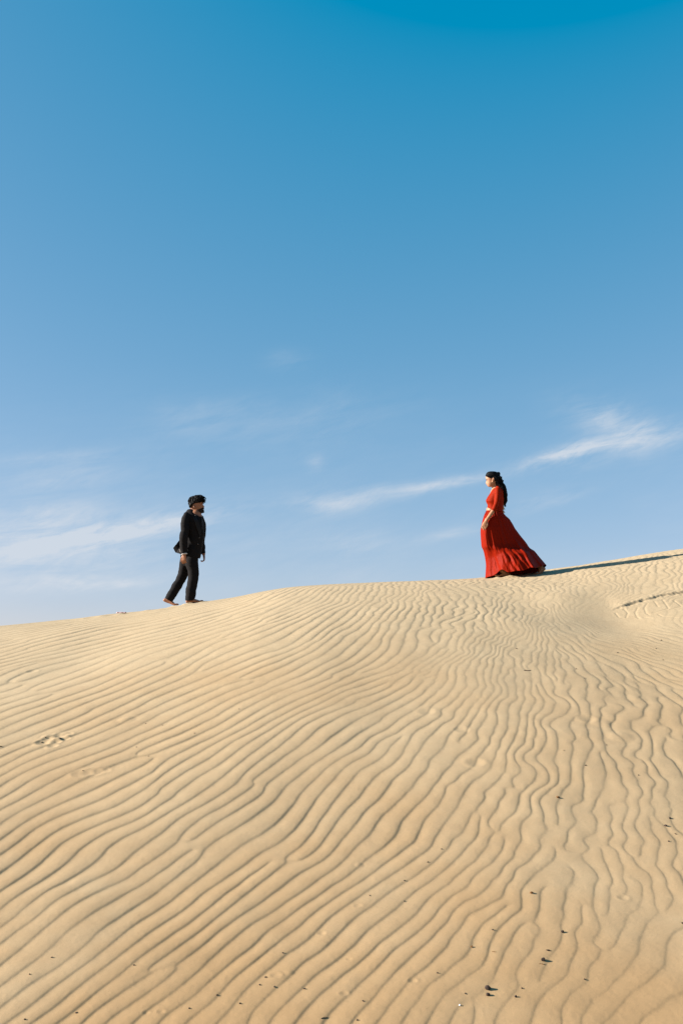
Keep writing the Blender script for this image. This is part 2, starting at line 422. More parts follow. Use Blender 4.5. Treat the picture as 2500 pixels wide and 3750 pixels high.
# sand pushed up round the walkers' feet (x, y, rx, ry, height)
MOUNDS = [(-2.42, 15.69, .11, .13, .030), (-2.18, 15.69, .08, .11, .014), (-2.66, 15.87, .11, .13, .022), (2.53, 14.79, .10, .06, .034), (2.33, 14.85, .05, .05, .020), (2.42, 14.72, .12, .05, .012)]
def surface(x, y, detail=True):
    z = form(x, y)
    if detail:
        px, py = to_pix(x, y, z)
        k_x, k_y, lam = sample_lo(KX, x, y), sample_lo(KY, x, y), sample_lo(LM, x, y)
        # sinuous crests: stronger on the right, as in the photograph
        A = 0.020 + 0.085 * sstep(1350, 2000, px + 0.10 * (3000 - py)) * (1 - 0.5 * sstep(3000, 3500, py)) + 0.03 * sstep(2450, 2200, py) * sstep(1000, 1500, px)
        w = A * (fbm(x / 0.30, y / 0.34, 2, 0.55) + 0.45 * fbm(x / 0.12 + 9, y / 0.13, 1) * 0.5)
        s = sample(S2, x + w * k_x, y + w * k_y)
        am = np.clip(np.abs(s), 0, 1)
        ang = (np.angle(s) / (2 * math.pi)) % 1.0
        pr = np.interp(ang, _u, _p)
        edge = sstep(3.4, 4.4, y) * sstep(19.5, 16.5, y) * sstep(9.5, 7.5, np.abs(x))
        var = 1 + 0.6 * fbm(x / 0.8 + 3, y / 0.8, 2)
        hh = RIP_H * lam * am * amp_at(px, py) * edge * np.clip(var, 0.5, 1.4)
        z = z + hh * (pr - 0.45)
        z = z + (0.0016 * fbm(x / 0.12, y / 0.12, 2) + 0.0006 * fbm(x / 0.02, y / 0.02, 2)) * edge
        # broken crust at the foot of the hollow
        sel = (np.abs(x - 4.2) < 2.0) & (np.abs(y - 11.9) < 1.8)
        if sel.any():
            xs, ys = x[sel], y[sel]
            d = poly_d(xs, ys, EDGE_W)
            yl = np.interp(xs, [p[0] for p in EDGE_W], [p[1] for p in EDGE_W])
            on = sstep(EDGE_W[1][0], EDGE_W[3][0], xs)
            dz = on * (0.018 * sstep(-0.015, 0.03, ys - yl) * sstep(0.55, 0.03, ys - yl) - 0.010 * np.exp(-(d / 0.018) ** 2) * (1 + 1.5 * vnoise(xs / 0.05, ys / 0.05)))
            dz += 0.010 * on * vnoise(xs / 0.035, ys / 0.05) * np.exp(-(d / 0.08) ** 2)
            for c in CRACKS_W:
                dd = poly_d(xs, ys, c)
                dz += -0.004 * np.exp(-(dd / 0.010) ** 2) + 0.0005 * np.exp(-((dd - 0.03) / 0.02) ** 2)
            z[sel] += dz
        for (dx, dy, r, h) in zip(_ddx, _ddy, _dn[:, 2], 0.4 * _dn[:, 3] * np.where(_dn[:, 2] < .025, .6, 1)):
            m = (np.abs(x - dx) < 4 * r) & (np.abs(y - dy) < 4 * r)
            if m.any():
                q = ((x[m] - dx) ** 2 + (y[m] - dy) ** 2) / (r * r)
                z[m] += -h * np.exp(-q) + 0.35 * h * np.exp(-(np.sqrt(q) - 1.7) ** 2 * 4)
    for (mx_, my_, rx, ry, h) in MOUNDS:
        m = (np.abs(x - mx_) < 4 * rx) & (np.abs(y - my_) < 4 * ry)
        if m.any():
            b = blob(x[m], y[m], mx_, my_, rx, ry)
            z[m] += h * b * (1 + 0.5 * fbm(x[m] / 0.05, y[m] / 0.05, 2))
    return z
def ground_z(x, y):
    return float(surface(np.array([float(x)]), np.array([float(y)]))[0])
def build_ground():
    # a fan of cells round the camera: fine where the photograph looks, coarse elsewhere, reaching the horizon
    az_f = np.tan(np.radians(np.linspace(-23.5, 23.5, 1060)))
    az_f = np.degrees(np.arctan(np.linspace(az_f[0], az_f[-1], 1060)))
    side = 23.5 + np.cumsum(np.linspace(0.06, 6.0, 52)); side = 23.5 + (side - 23.5) * (180 - 23.5) / (side[-1] - 23.5)
    az = np.concatenate([-side[::-1][1:], az_f, side[:-1], [180.0]])
    rr = [0.15, 0.5, 1.0, 1.6, 2.2, 2.8, 3.4, 3.9, 4.2]
    r = 4.2
    while r < 17.0:
        r += 0.0062 + 0.0056 * (r - 4.4) / 10.0
        rr.append(r)
    while r < 9000:
        r *= 1.0 + min(0.25, 0.002 + (r - 17) * 0.004); rr.append(r)
    rr = np.array(rr)
    a = np.radians(az)
    # distance is measured along the view direction inside the fan so that the rows stay even
    sec = 1.0 / np.cos(np.clip(a, -R(23.5), R(23.5)))
    RRm = rr[:, None] * sec[None, :]
    X = RRm * np.sin(a)[None, :]; Y = RRm * np.cos(a)[None, :]
    nr, na = X.shape
    Z = np.empty_like(X)
    for i in range(0, nr, 120):
        xx, yy = X[i:i + 120], Y[i:i + 120]
        Z[i:i + 120] = surface(xx.ravel().copy(), yy.ravel().copy()).reshape(xx.shape)
    co = np.stack([X, Y, Z], -1).reshape(-1, 3)
    cz = float(surface(np.array([0.0]), np.array([0.0]))[0])
    co = np.concatenate([co, [[0, 0, cz]]])
    ii, jj = np.meshgrid(np.arange(nr - 1), np.arange(na), indexing='ij')
    j2 = (jj + 1) % na
    quads = np.stack([ii * na + jj, ii * na + j2, (ii + 1) * na + j2, (ii + 1) * na + jj], -1).reshape(-1, 4)
    quads = quads[:, ::-1]
    jt = np.arange(na); tris = np.stack([np.full(na, nr * na), (jt + 1) % na, jt], -1)
    me = bpy.data.meshes.new('sand_dune')
    nv = len(co); nq = len(quads); nt = len(tris)
    me.vertices.add(nv); me.vertices.foreach_set('co', co.astype(np.float32).ravel())
    me.loops.add(nq * 4 + nt * 3)
    me.loops.foreach_set('vertex_index', np.concatenate([quads.ravel(), tris.ravel()]).astype(np.int32))
    me.polygons.add(nq + nt)
    ls = np.concatenate([np.arange(nq) * 4, nq * 4 + np.arange(nt) * 3])
    me.polygons.foreach_set('loop_start', ls.astype(np.int32))
    me.polygons.foreach_set('use_smooth', np.ones(nq + nt, bool))
    me.update(calc_edges=True)
    o = bpy.data.objects.new('sand_dune', me)
    COL.objects.link(o)
    o['kind'] = 'structure'
    print('ground tris', nq * 2 + nt)
    return o

def sand_material():
    m = bpy.data.materials.new('sand'); m.use_nodes = True
    q = NT(m.node_tree); b = q.n['Principled BSDF']
    geo = q.new('ShaderNodeNewGeometry'); pos = geo.outputs['Position']
    large = q.noise(pos, 0.55, 4.0, 0.6)
    mid = q.noise(pos, 5.0, 4.0, 0.6)
    grain = q.noise(pos, 420.0, 2.0, 0.7)
    speck = q.noise(pos, 130.0, 2.0, 0.6)
    c = q.mix(q.maprange(large, 0.3, 0.7, 0, 1), (0.360, 0.243, 0.130, 1), (0.384, 0.277, 0.160, 1))
    # colour gradient along Y: warmer ochre low on the slope, paler towards the crest
    sp = q.new('ShaderNodeSeparateXYZ'); q.l.new(pos, sp.inputs[0])
    yy = q.math('ADD', sp.outputs[1], q.math('MULTIPLY', q.math('SUBTRACT', large, 0.5), 5.0))
    c = q.mix(q.maprange(yy, 4.2, 7.4, 0.85, 0.0, True), c, (0.360, 0.215, 0.097, 1))
    c = q.mix(q.maprange(yy, 7.5, 12.5, 0.0, 0.85, True), c, (0.382, 0.292, 0.181, 1))
    c = q.mix(q.maprange(mid, 0.3, 0.7, 0, 0.4), c, q.mix(0.35, c, (0.174, 0.097, 0.042, 1)))
    c = q.mix(q.maprange(grain, 0.3, 0.7, 0.0, 0.35), c, (0.245, 0.159, 0.081, 1))
    c = q.mix(q.maprange(speck, 0.62, 0.74, 0.0, 0.35), c, (0.174, 0.107, 0.055, 1))
    q.put(b.inputs['Base Color'], c)
    b.inputs['Roughness'].default_value = 0.95
    b.inputs['Specular IOR Level'].default_value = 0.12
    bp = q.new('ShaderNodeBump'); bp.inputs['Strength'].default_value = 0.35; bp.inputs['Distance'].default_value = 0.002
    q.l.new(q.math('ADD', grain, q.math('MULTIPLY', speck, 0.8)), bp.inputs['Height'])
    q.l.new(bp.outputs[0], b.inputs['Normal'])
    return m
# ================================================================ mesh helpers for figures
def crom(a, m):
    """resample rows of a with a Catmull-Rom curve to m rows"""
    a = np.asarray(a, float); k = len(a)
    if k == 2:
        t = np.linspace(0, 1, m)[:, None]; return a[0] * (1 - t) + a[1] * t
    p = np.concatenate([2 * a[:1] - a[1:2], a, 2 * a[-1:] - a[-2:-1]])
    t = np.linspace(0, k - 1 - 1e-9, m); i = t.astype(int); f = (t - i)[:, None]
    p0, p1, p2, p3 = p[i], p[i + 1], p[i + 2], p[i + 3]
    return 0.5 * (2 * p1 + (p2 - p0) * f + (2 * p0 - 5 * p1 + 4 * p2 - p3) * f ** 2 + (3 * p1 - p0 - 3 * p2 + p3) * f ** 3)
class Shell:
    def __init__(self): self.v = []; self.f = []; self.n = 0
    def grid(self, rings, closed=True, cap=True):
        """rings: list of (k,3) arrays"""
        rings = [np.asarray(r, float) for r in rings]; k = len(rings[0]); s = self.n
        for r in rings: self.v.append(r)
        self.n += k * len(rings)
        kk = k if closed else k - 1
        for i in range(len(rings) - 1):
            for j in range(kk):
                a = s + i * k + j; b = s + i * k + (j + 1) % k
                self.f.append((a, b, b + k, a + k))
        if cap and closed:
            for i, flip in ((0, True), (len(rings) - 1, False)):
                c = self.n; self.v.append(rings[i].mean(0)[None]); self.n += 1
                for j in range(k):
                    a = s + i * k + j; b = s + i * k + (j + 1) % k
                    self.f.append((b, a, c) if flip else (a, b, c))
        return self
    def tube(self, pts, rad, m=None, n=18, round_ends=True, ref=(0, 1, 0)):
        """pts (k,3); rad (k,2): half-width across the picture / along ref"""
        pts = np.asarray(pts, float); rad = np.asarray([(r, r) if np.isscalar(r) else r for r in rad], float)
        m = m or max(8, 5 * len(pts))
        q = crom(np.concatenate([pts, rad], 1), m); P = q[:, :3]; r = np.maximum(q[:, 3:], 0.0008)
        T = np.gradient(P, axis=0); T /= np.linalg.norm(T, axis=1)[:, None]
        ref = np.asarray(ref, float)
        rings = []
        th = np.linspace(0, 2 * math.pi, n, endpoint=False)
        def ring(c, t, ra):
            v = ref - t * (ref @ t); v /= np.linalg.norm(v); u = np.cross(v, t)
            return c + np.outer(np.cos(th) * ra[0], u) + np.outer(np.sin(th) * ra[1], v)
        if round_ends:
            for a in (80, 55, 28):
                e = min(r[0]); rings.append(ring(P[0] - T[0] * e * math.sin(R(a)) , T[0], r[0] * math.cos(R(a))))
        for c, t, ra in zip(P, T, r): rings.append(ring(c, t, ra))
        if round_ends:
            for a in (28, 55, 80):
                e = min(r[-1]); rings.append(ring(P[-1] + T[-1] * e * math.sin(R(a)), T[-1], r[-1] * math.cos(R(a))))
        return self.grid(rings)
    def ball(self, c, rx, ry, rz, n=16):
        th = np.linspace(0, 2 * math.pi, n, endpoint=False); rings = []
        for a in np.linspace(-math.pi / 2 + 0.12, math.pi / 2 - 0.12, n // 2 + 1):
            rings.append(np.stack([c[0] + rx * math.cos(a) * np.cos(th), c[1] + ry * math.cos(a) * np.sin(th), np.full(n, c[2] + rz * math.sin(a))], -1))
        return self.grid(rings)
    def arrays(self): return np.concatenate(self.v), self.f

def mesh_from(v, f, name):
    me = bpy.data.meshes.new(name)
    me.from_pydata([tuple(p) for p in v], [], [tuple(x) for x in f]); me.update()
    return me
def smooth_shade(me):
    me.polygons.foreach_set('use_smooth', np.ones(len(me.polygons), bool)); me.update()
def fix_normals(me):
    bm = bmesh.new(); bm.from_mesh(me); bmesh.ops.recalc_face_normals(bm, faces=bm.faces); bm.to_mesh(me); bm.free()
def remeshed(shell, name, voxel=0.006, smooth=2):
    v, f = shell.arrays()
    me = mesh_from(v, f, name); fix_normals(me)
    o = bpy.data.objects.new(name, me); COL.objects.link(o)
    md = o.modifiers.new('r', 'REMESH'); md.mode = 'VOXEL'; md.voxel_size = voxel
    if smooth:
        ms = o.modifiers.new('s', 'SMOOTH'); ms.factor = 0.5; ms.iterations = smooth
    dg = bpy.context.evaluated_depsgraph_get()
    out = bpy.data.meshes.new_from_object(o.evaluated_get(dg), depsgraph=dg)
    out.name = name
    bpy.data.objects.remove(o); bpy.data.meshes.remove(me)
    smooth_shade(out)
    return out
def displace(me, fn):
    n = len(me.vertices); co = np.empty(n * 3, np.float32); no = np.empty(n * 3, np.float32)
    me.vertices.foreach_get('co', co); me.vertices.foreach_get('normal', no)
    co = co.reshape(-1, 3).astype(float); no = no.reshape(-1, 3).astype(float)
    co = co + no * fn(co)[:, None]
    me.vertices.foreach_set('co', co.astype(np.float32).ravel()); me.update()
def cut(me, keep):
    """drop the faces whose centre fails keep(centre array)"""
    bm = bmesh.new(); bm.from_mesh(me)
    c = np.array([fc.calc_center_median()[:] for fc in bm.faces]); k = keep(c)
    bmesh.ops.delete(bm, geom=[fc for fc, q in zip(bm.faces, k) if not q], context='FACES')
    bm.to_mesh(me); bm.free(); me.update()
def part(name, me, mat, root, origin, parent=None, label=None):
    n = len(me.vertices); co = np.empty(n * 3, np.float32); me.vertices.foreach_get('co', co)
    co = co.reshape(-1, 3) - np.asarray(origin, np.float32); me.vertices.foreach_set('co', co.ravel()); me.update()
    me.materials.clear(); me.materials.append(mat)
    o = bpy.data.objects.new(name, me); COL.objects.link(o); o.parent = parent or root
    if label: o['label'] = label
    return o
def ref_frame(a, n_):
    a = np.asarray(a, float); a /= np.linalg.norm(a); n_ = np.asarray(n_, float); n_ = n_ - a * (n_ @ a); n_ /= np.linalg.norm(n_)
    return a, n_, np.cross(a, n_)
def add_hand(sh, wrist, a, n_, thumb, size=1.0, curl=(20, 30, 25), spread=4.0):
    """wrist point, direction to the fingers, direction the palm faces, side of the thumb (+1/-1 along a x n)"""
    a, n_, b = ref_frame(a, n_); b = b * thumb; w = np.asarray(wrist, float); s = size
    L = 0.088 * s
    sh.tube([w - a * 0.03 * s, w + a * 0.02 * s, w + a * L * 0.6, w + a * L], [(0.027 * s, 0.020 * s), (0.031 * s, 0.019 * s), (0.041 * s, 0.016 * s), (0.040 * s, 0.012 * s)], ref=n_, n=16)
    for i, (off, ln) in enumerate(((0.030, 0.074), (0.010, 0.083), (-0.010, 0.078), (-0.028, 0.062))):
        p = w + a * (L - 0.008 * s) + b * off * s; d = a + b * math.tan(R(spread * (1.5 - i) * 0.8)); d /= np.linalg.norm(d)
        pts = [p]; ang = 0.0
        for j, fr in enumerate((0.45, 0.32, 0.23)):
            ang += R(curl[j] * (1 + 0.12 * i)); pts.append(pts[-1] + (d * math.cos(ang) + n_ * math.sin(ang)) * ln * fr * s)
        sh.tube(pts, [0.0092 * s, 0.0088 * s, 0.0078 * s, 0.0062 * s], n=10, ref=b, m=12)
    p = w + a * 0.022 * s + b * 0.024 * s
    d1 = a * 0.85 + b * 0.42 - n_ * 0.05; d1 /= np.linalg.norm(d1); d2 = a * 0.95 + b * 0.02 + n_ * 0.15; d2 /= np.linalg.norm(d2)
    sh.tube([p, p + d1 * 0.042 * s, p + d1 * 0.042 * s + d2 * 0.032 * s, p + d1 * 0.042 * s + d2 * 0.056 * s], [0.014 * s, 0.0115 * s, 0.0095 * s, 0.007 * s], n=10, ref=n_, m=14)
def add_foot(sh, heel, ball, toe, ankle, width=0.045):
    heel, ball, toe, ankle = (np.asarray(q, float) for q in (heel, ball, toe, ankle))
    up = np.array([0, 0, 1.0]); fw = (ball - heel) / np.linalg.norm(ball - heel); ft = (toe - ball) / np.linalg.norm(toe - ball)
    u = np.array([-fw[2], 0, fw[0]]); u = u if u[2] > 0 else -u
    mid = heel * 0.45 + ball * 0.55
    sh.tube([heel + u * 0.030 + fw * 0.006, heel * 0.75 + ball * 0.25 + u * 0.036, mid + u * 0.036, ball + u * 0.020, ball + ft * 0.02 + u * 0.014],
            [(0.028, 0.029), (0.036, 0.031), (0.034, 0.036), (0.021, width), (0.014, width * 0.95)], n=18, m=26)
    sh.tube([ankle, ankle * 0.4 + (heel + fw * 0.05 + u * 0.045) * 0.6, heel + fw * 0.062 + u * 0.035], [(0.037, 0.034), (0.038, 0.034), (0.040, 0.032)], n=16)
    side = np.array([0, 1.0, 0])
    for i in range(5):
        o = side * (i - 2) * width * 0.40; ln = (1.0, 0.92, 0.84, 0.74, 0.62)[i] if True else 1
        r = (0.0125, 0.0095, 0.009, 0.0085, 0.008)[i]
        st_ = ball + ft * 0.012 + o + u * r
        sh.tube([st_, st_ + (toe - ball) * ln * 0.65 + u * 0.004, st_ + (toe - ball) * ln * 0.95 - u * 0.001], [r * 1.05, r, r * 0.85], n=8, m=8)
def add_head(sh, pt, rows, sgn, n=40):
    """rows: (row, back x, smooth front x, profile front x, half width m, spread of the profile m)"""
    q = crom(np.array(rows, float), len(rows) * 5)
    th = np.linspace(0, 2 * math.pi, n, endpoint=False); rings = []
    for (zy, xb, xf, xp, w, sg) in q:
        ct, s_ = np.cos(th), np.sin(th)
        e = 0.9
        xx = (xb + xf) / 2 + (xf - xb) / 2 * np.sign(ct) * np.abs(ct) ** e
        dd = max(w, 0.004) * np.sign(s_) * np.abs(s_) ** e
        xx = xx + np.where(ct > 0, (xp - xf) * np.exp(-(dd / max(sg, 0.006)) ** 2), 0)
        rings.append(np.array([pt(x, zy, d) for x, d in zip(xx, dd)]))
    sh.grid(rings)

def material(name, col, rough=0.8, spec=0.3, sheen=0.0, noise_scale=60.0, var=0.15, bump=0.0, sss=0.0, sheen_tint=None, aniso=0.0):
    m = bpy.data.materials.new(name); m.use_nodes = True
    q = NT(m.node_tree); b = q.n['Principled BSDF']
    tcn = q.new('ShaderNodeTexCoord'); nz = q.noise(tcn.outputs['Object'], noise_scale, 4.0, 0.6)
    dark = tuple(c * (1 - var) for c in col) + (1,); lite = tuple(min(1, c * (1 + var)) for c in col) + (1,)
    q.put(b.inputs['Base Color'], q.mix(q.maprange(nz, 0.3, 0.7, 0, 1), dark, lite))
    b.inputs['Roughness'].default_value = rough; b.inputs['Specular IOR Level'].default_value = spec
    b.inputs['Sheen Weight'].default_value = sheen
    if sheen_tint: b.inputs['Sheen Tint'].default_value = sheen_tint + (1,)
    if aniso: b.inputs['Anisotropic'].default_value = aniso
    if sss:
        b.inputs['Subsurface Weight'].default_value = sss; b.inputs['Subsurface Radius'].default_value = (0.012, 0.004, 0.002); b.inputs['Subsurface Scale'].default_value = 1.0
    if bump:
        bp = q.new('ShaderNodeBump'); bp.inputs['Strength'].default_value = bump; bp.inputs['Distance'].default_value = 0.003
        q.l.new(nz, bp.inputs['Height']); q.l.new(bp.outputs[0], b.inputs['Normal'])
    return m
MAT = {}
MAT['skin_man'] = material('skin_tan', (0.23, 0.100, 0.052), 0.55, 0.25, noise_scale=25, var=0.12, sss=0.08)
MAT['skin_woman'] = material('skin_light', (0.31, 0.150, 0.078), 0.5, 0.25, noise_scale=25, var=0.10, sss=0.08)
MAT['suit'] = material('charcoal_wool', (0.0075, 0.0063, 0.0063), 0.85, 0.08, noise_scale=300, var=0.25, bump=0.2)
MAT['shirt'] = material('black_cotton', (0.006, 0.006, 0.0065), 0.8, 0.1, noise_scale=250, var=0.2, bump=0.15)
MAT['lapel'] = material('black_satin', (0.008, 0.0075, 0.008), 0.6, 0.12, noise_scale=150, var=0.15)
MAT['hair'] = material('black_hair', (0.0035, 0.0028, 0.0026), 0.65, 0.10, noise_scale=180, var=0.4)
MAT['beard'] = material('dark_beard', (0.01368, 0.00912, 0.00684), 0.8, 0.15, noise_scale=500, var=0.5, bump=0.6)
MAT['red'] = material('red_silk', (0.165, 0.0068, 0.0006), 0.58, 0.04, noise_scale=40, var=0.14)
MAT['red_top'] = material('red_cotton_silk', (0.175, 0.0098, 0.0010), 0.65, 0.04, noise_scale=60, var=0.14)
MAT['eye'] = material('dark_eye', (0.00912, 0.00608, 0.00456), 0.2, 0.5, var=0.2)
MAT['lip'] = material('lip', (0.3192, 0.0988, 0.0684), 0.45, 0.4, var=0.1)
MAT['cuff'] = material('pale_cuff', (0.418, 0.38, 0.3496), 0.8, 0.2, noise_scale=200, var=0.1)
MAT['gold'] = material('gilt', (0.418, 0.2736, 0.1368), 0.45, 0.5, noise_scale=200, var=0.3, bump=0.4)
MAT['button'] = material('horn_button', (0.038, 0.0342, 0.0304), 0.25, 0.5, var=0.2)
def person_root(origin, label, cat='person'):
    o = bpy.data.objects.new('person', None); COL.objects.link(o)
    o.location = origin; o.empty_display_size = 0.2
    o['label'] = label; o['category'] = cat
    return o
def strand_mesh(paths, name, n=4):
    sh = Shell()
    for pts, rad in paths: sh.tube(pts, rad, n=n, m=len(pts) * 2, round_ends=False)
    v, f = sh.arrays(); me = mesh_from(v, f, name); smooth_shade(me); return me
def strip_mesh(A, B, name, thick=0.004):
    """a band between two 3D polylines, given a little thickness along -Y"""
    A = crom(A, 24); B = crom(B, 24); off = np.array([0, -thick, 0])
    k = [A + (B - A) * t for t in np.linspace(0, 1, 5)]
    rings = []
    for i in range(24):
        top = [q[i] + off for q in k]; bot = [q[i] for q in k[::-1]]
        rings.append(np.array(top + bot))
    sh = Shell(); sh.grid(rings); v, f = sh.arrays(); me = mesh_from(v, f, name); fix_normals(me); smooth_shade(me); return me
# ================================================================ the man
YM = 15.78
SM = YM / math.cos(PITCH) * math.cos(PITCH) / FPX / 5.1125
def M(zx, zy, d=0.0):
    x, z = on_plane(560 + zx / 5.1125, 1780 + zy / 5.1125, YM + d)
    return np.array([float(x), YM + d, float(z)])
def Mr(px_): return px_ * SM
def Mt(rows):
    """rows (zx, zy, depth, half width px, half depth m) -> points, radii"""
    return [M(r[0], r[1], r[2]) for r in rows], [(Mr(r[3]), r[4]) for r in rows]
man_o = M(740, 2200, -0.03)
man = person_root(man_o, 'barefoot bearded person in a black suit walking up the dune ridge')
# --- body: one continuous skin from head to toes
HEAD_M = [(212, 790, 850, 850, .030, .03), (222, 745, 895, 895, .052, .03), (245, 712, 922, 922, .066, .03), (280, 697, 938, 938, .073, .03), (312, 692, 940, 944, .075, .04), (328, 691, 938, 946, .075, .04),
          (342, 691, 932, 938, .074, .018), (360, 694, 928, 952, .073, .013), (376, 698, 926, 966, .071, .013), (388, 701, 926, 972, .070, .015), (398, 704, 927, 962, .069, .017), (408, 708, 928, 947, .067, .02),
          (422, 712, 930, 955, .064, .026), (434, 718, 930, 954, .062, .028), (442, 722, 930, 946, .060, .028), (452, 730, 930, 953, .058, .028), (464, 742, 930, 950, .056, .03), (480, 760, 928, 956, .052, .035), (495, 790, 922, 948, .046, .035), (505, 830, 905, 925, .034, .03)]
sh = Shell()
add_head(sh, M, HEAD_M, 1)
p, r = Mt([(775, 400, 0, 78, .060), (790, 470, 0, 76, .060), (805, 540, 0, 84, .068), (800, 600, 0, 110, .10)]); sh.tube(p, r)
for sg in (-1, 1):                                                   # ears
    sh.tube([M(778, 372, sg * .072), M(772, 385, sg * .083), M(785, 400, sg * .082), M(800, 418, sg * .070)], [(.010, .006), (.014, .008), (.013, .008), (.007, .005)], n=10)
    sh.tube([M(775, 362, sg * .080), M(768, 380, sg * .088), M(775, 402, sg * .086), M(795, 420, sg * .076)], [.004, .0045, .0045, .004], n=8)
# chest inside the open collar, torso, limbs inside the clothes
p, r = Mt([(800, 560, 0, 120, .13), (790, 700, 0, 150, .15), (770, 900, 0, 140, .14), (715, 1120, 0, 115, .11), (700, 1240, 0, 100, .10)]); sh.tube(p, r, n=22)
p, r = Mt([(838, 500, -.015, 48, .040), (862, 560, -.02, 34, .05), (872, 615, -.02, 20, .035)]); sh.tube(p, r)
R_ARM = [(650, 610, -.120, 50, .050), (612, 740, -.195, 55, .050), (592, 900, -.222, 56, .052), (582, 1020, -.235, 50, .045), (582, 1150, -.235, 42, .036), (588, 1275, -.235, 36, .028)]
L_ARM = [(890, 630, .120, 45, .050), (925, 760, .170, 55, .055), (922, 900, .175, 50, .05), (915, 1030, .175, 44, .043), (930, 1160, .17, 38, .036), (952, 1275, .165, 32, .028)]
for a in (R_ARM, L_ARM):
    p, r = Mt(a); sh.tube(p, r)
R_LEG = [(725, 1320, -.075, 85, .070), (745, 1480, -.09, 92, .078), (765, 1640, -.09, 72, .062), (745, 1800, -.09, 66, .056), (715, 2000, -.09, 48, .042), (700, 2120, -.09, 42, .036)]
L_LEG = [(650, 1320, .075, 85, .070), (605, 1480, .09, 88, .078), (570, 1640, .09, 70, .062), (480, 1830, .09, 62, .054), (350, 2030, .09, 46, .040), (300, 2110, .09, 40, .036)]
for a in (R_LEG, L_LEG):
    p, r = Mt(a); sh.tube(p, r)
add_foot(sh, M(640, 2196, -.09), M(850, 2182, -.09), M(935, 2168, -.09), M(712, 2110, -.09), 0.046)
add_foot(sh, M(205, 2165, .09), M(385, 2232, .09), M(470, 2232, .09), M(300, 2100, .09), 0.046)
add_hand(sh, M(588, 1282, -.238), (-0.04, 0.02, -1), (0.25, 1, 0), -1, 1.0, (16, 26, 20), 2.0)
add_hand(sh, M(955, 1285, .165), (0.10, -0.05, -1), (-1, -0.25, 0), -1, 0.95, (28, 42, 34), 1.0)
me = remeshed(sh, 'body', 0.0058, 2)
part('body', me, MAT['skin_man'], man, man_o)
# --- shirt: dark inner layer with an open collar
JT = [  # jacket rows: row, centre x, half width px, half depth m, tilt (rows lower at the front)
 (500, 800, 92, .085, .75), (530, 790, 140, .135, .62), (575, 775, 172, .172, .42), (650, 768, 186, .186, .2), (760, 770, 192, .182, .08), (880, 775, 196, .172, .04), (990, 762, 190, .165, .03),
 (1090, 738, 192, .168, .06), (1180, 708, 208, .176, .12), (1250, 685, 218, .182, .2), (1305, 672, 216, .184, .26)]
def jrow(zy): return [np.interp(zy, [r[0] for r in JT], [r[i] for r in JT]) for i in range(1, 5)]
def on_jacket(zx, zy, lift=0.006):
    c, a, b, t = jrow(zy); u = np.clip((zx - c) / a, -0.985, 0.985)
    return M(zx, zy, -b * (1 - abs(u) ** 2.4) ** (1 / 2.4) - lift)
q = crom(np.array(JT, float), 64); th = np.linspace(0, 2 * math.pi, 56, endpoint=False); rings = []
for zy, c, a, b, t in q:
    ct, s_ = np.cos(th), np.sin(th); e = 2 / 2.4
    xx = c + a * np.sign(ct) * np.abs(ct) ** e; dd = b * np.sign(s_) * np.abs(s_) ** e
    rings.append(np.array([M(x, zy + t * (x - c), d) for x, d in zip(xx, dd)]))
js = Shell(); js.grid(rings)
R_SL = [(640, 560, -.105, 75, .085), (612, 640, -.165, 84, .088), (604, 760, -.195, 82, .078), (588, 900, -.222, 82, .072), (577, 1010, -.235, 80, .068), (578, 1130, -.235, 72, .060), (586, 1268, -.235, 60, .048)]
L_SL = [(885, 585, .10, 60, .08), (915, 660, .145, 62, .078), (932, 780, .17, 66, .070), (932, 900, .175, 68, .066), (912, 1030, .175, 62, .060), (925, 1150, .17, 58, .054), (948, 1272, .165, 44, .044)]
for a in (R_SL, L_SL):
    p, r = Mt(a); js.tube(p, r, n=24, m=40, round_ends=False)
# vent flap blown out behind
fl = [[M(505, 1000, .02), M(470, 1040, .0), M(420, 1105, -.01), M(372, 1160, .0)], [M(520, 1100, .02), M(490, 1130, -.005), M(450, 1175, -.01), M(400, 1205, .0)], [M(520, 1200, .02), M(500, 1220, 0), M(470, 1240, -.01), M(432, 1246, .0)]]
fg = [crom(np.array(x), 12) for x in fl]; fg = crom(np.array(fg).reshape(3, -1), 12).reshape(12, 12, 3)
offn = np.array([0, 0.007, 0]); js.grid([np.concatenate([row - offn, row[::-1] + offn]) for row in fg])
me = remeshed(js, 'jacket', 0.006, 2)
def suit_fold(amp, sc=1.0):
    def fn(c):
        u = (c[:, 2] + 0.45 * c[:, 0]) / (0.060 * sc); v = (c[:, 0] * 0.8 - 0.3 * c[:, 2] + c[:, 1] * 0.9) / (0.16 * sc)
        w = fbm(u, v, 3, 0.5); u2 = (c[:, 2] - 0.6 * c[:, 0]) / (0.085 * sc)
        cr = 0.16 - np.abs(fbm((c[:, 2] + 0.55 * c[:, 0]) / (0.045 * sc), v * 0.8 + 11, 2))      # sharp creases
        return amp * (w + 0.7 * fbm(u2 + 31, v * 1.2, 2) + 0.9 * cr)
    return fn
displace(me, suit_fold(0.009, 1.35))
jk = part('jacket', me, MAT['suit'], man, man_o)
for inner, outer, nm in (
    ([(806, 548), (850, 640), (888, 760), (902, 870), (880, 965)], [(735, 505), (768, 620), (805, 740), (846, 850), (880, 965)], 'lapel'),
    ([(893, 560), (908, 640), (915, 720), (915, 820)], [(930, 585), (938, 650), (940, 730), (925, 830)], 'lapel')):
    me = strip_mesh([on_jacket(*q_, 0.010) for q_ in inner], [on_jacket(*q_, 0.012) for q_ in outer], nm, 0.006)
    part(nm, me, MAT['lapel'], man, man_o, parent=jk)
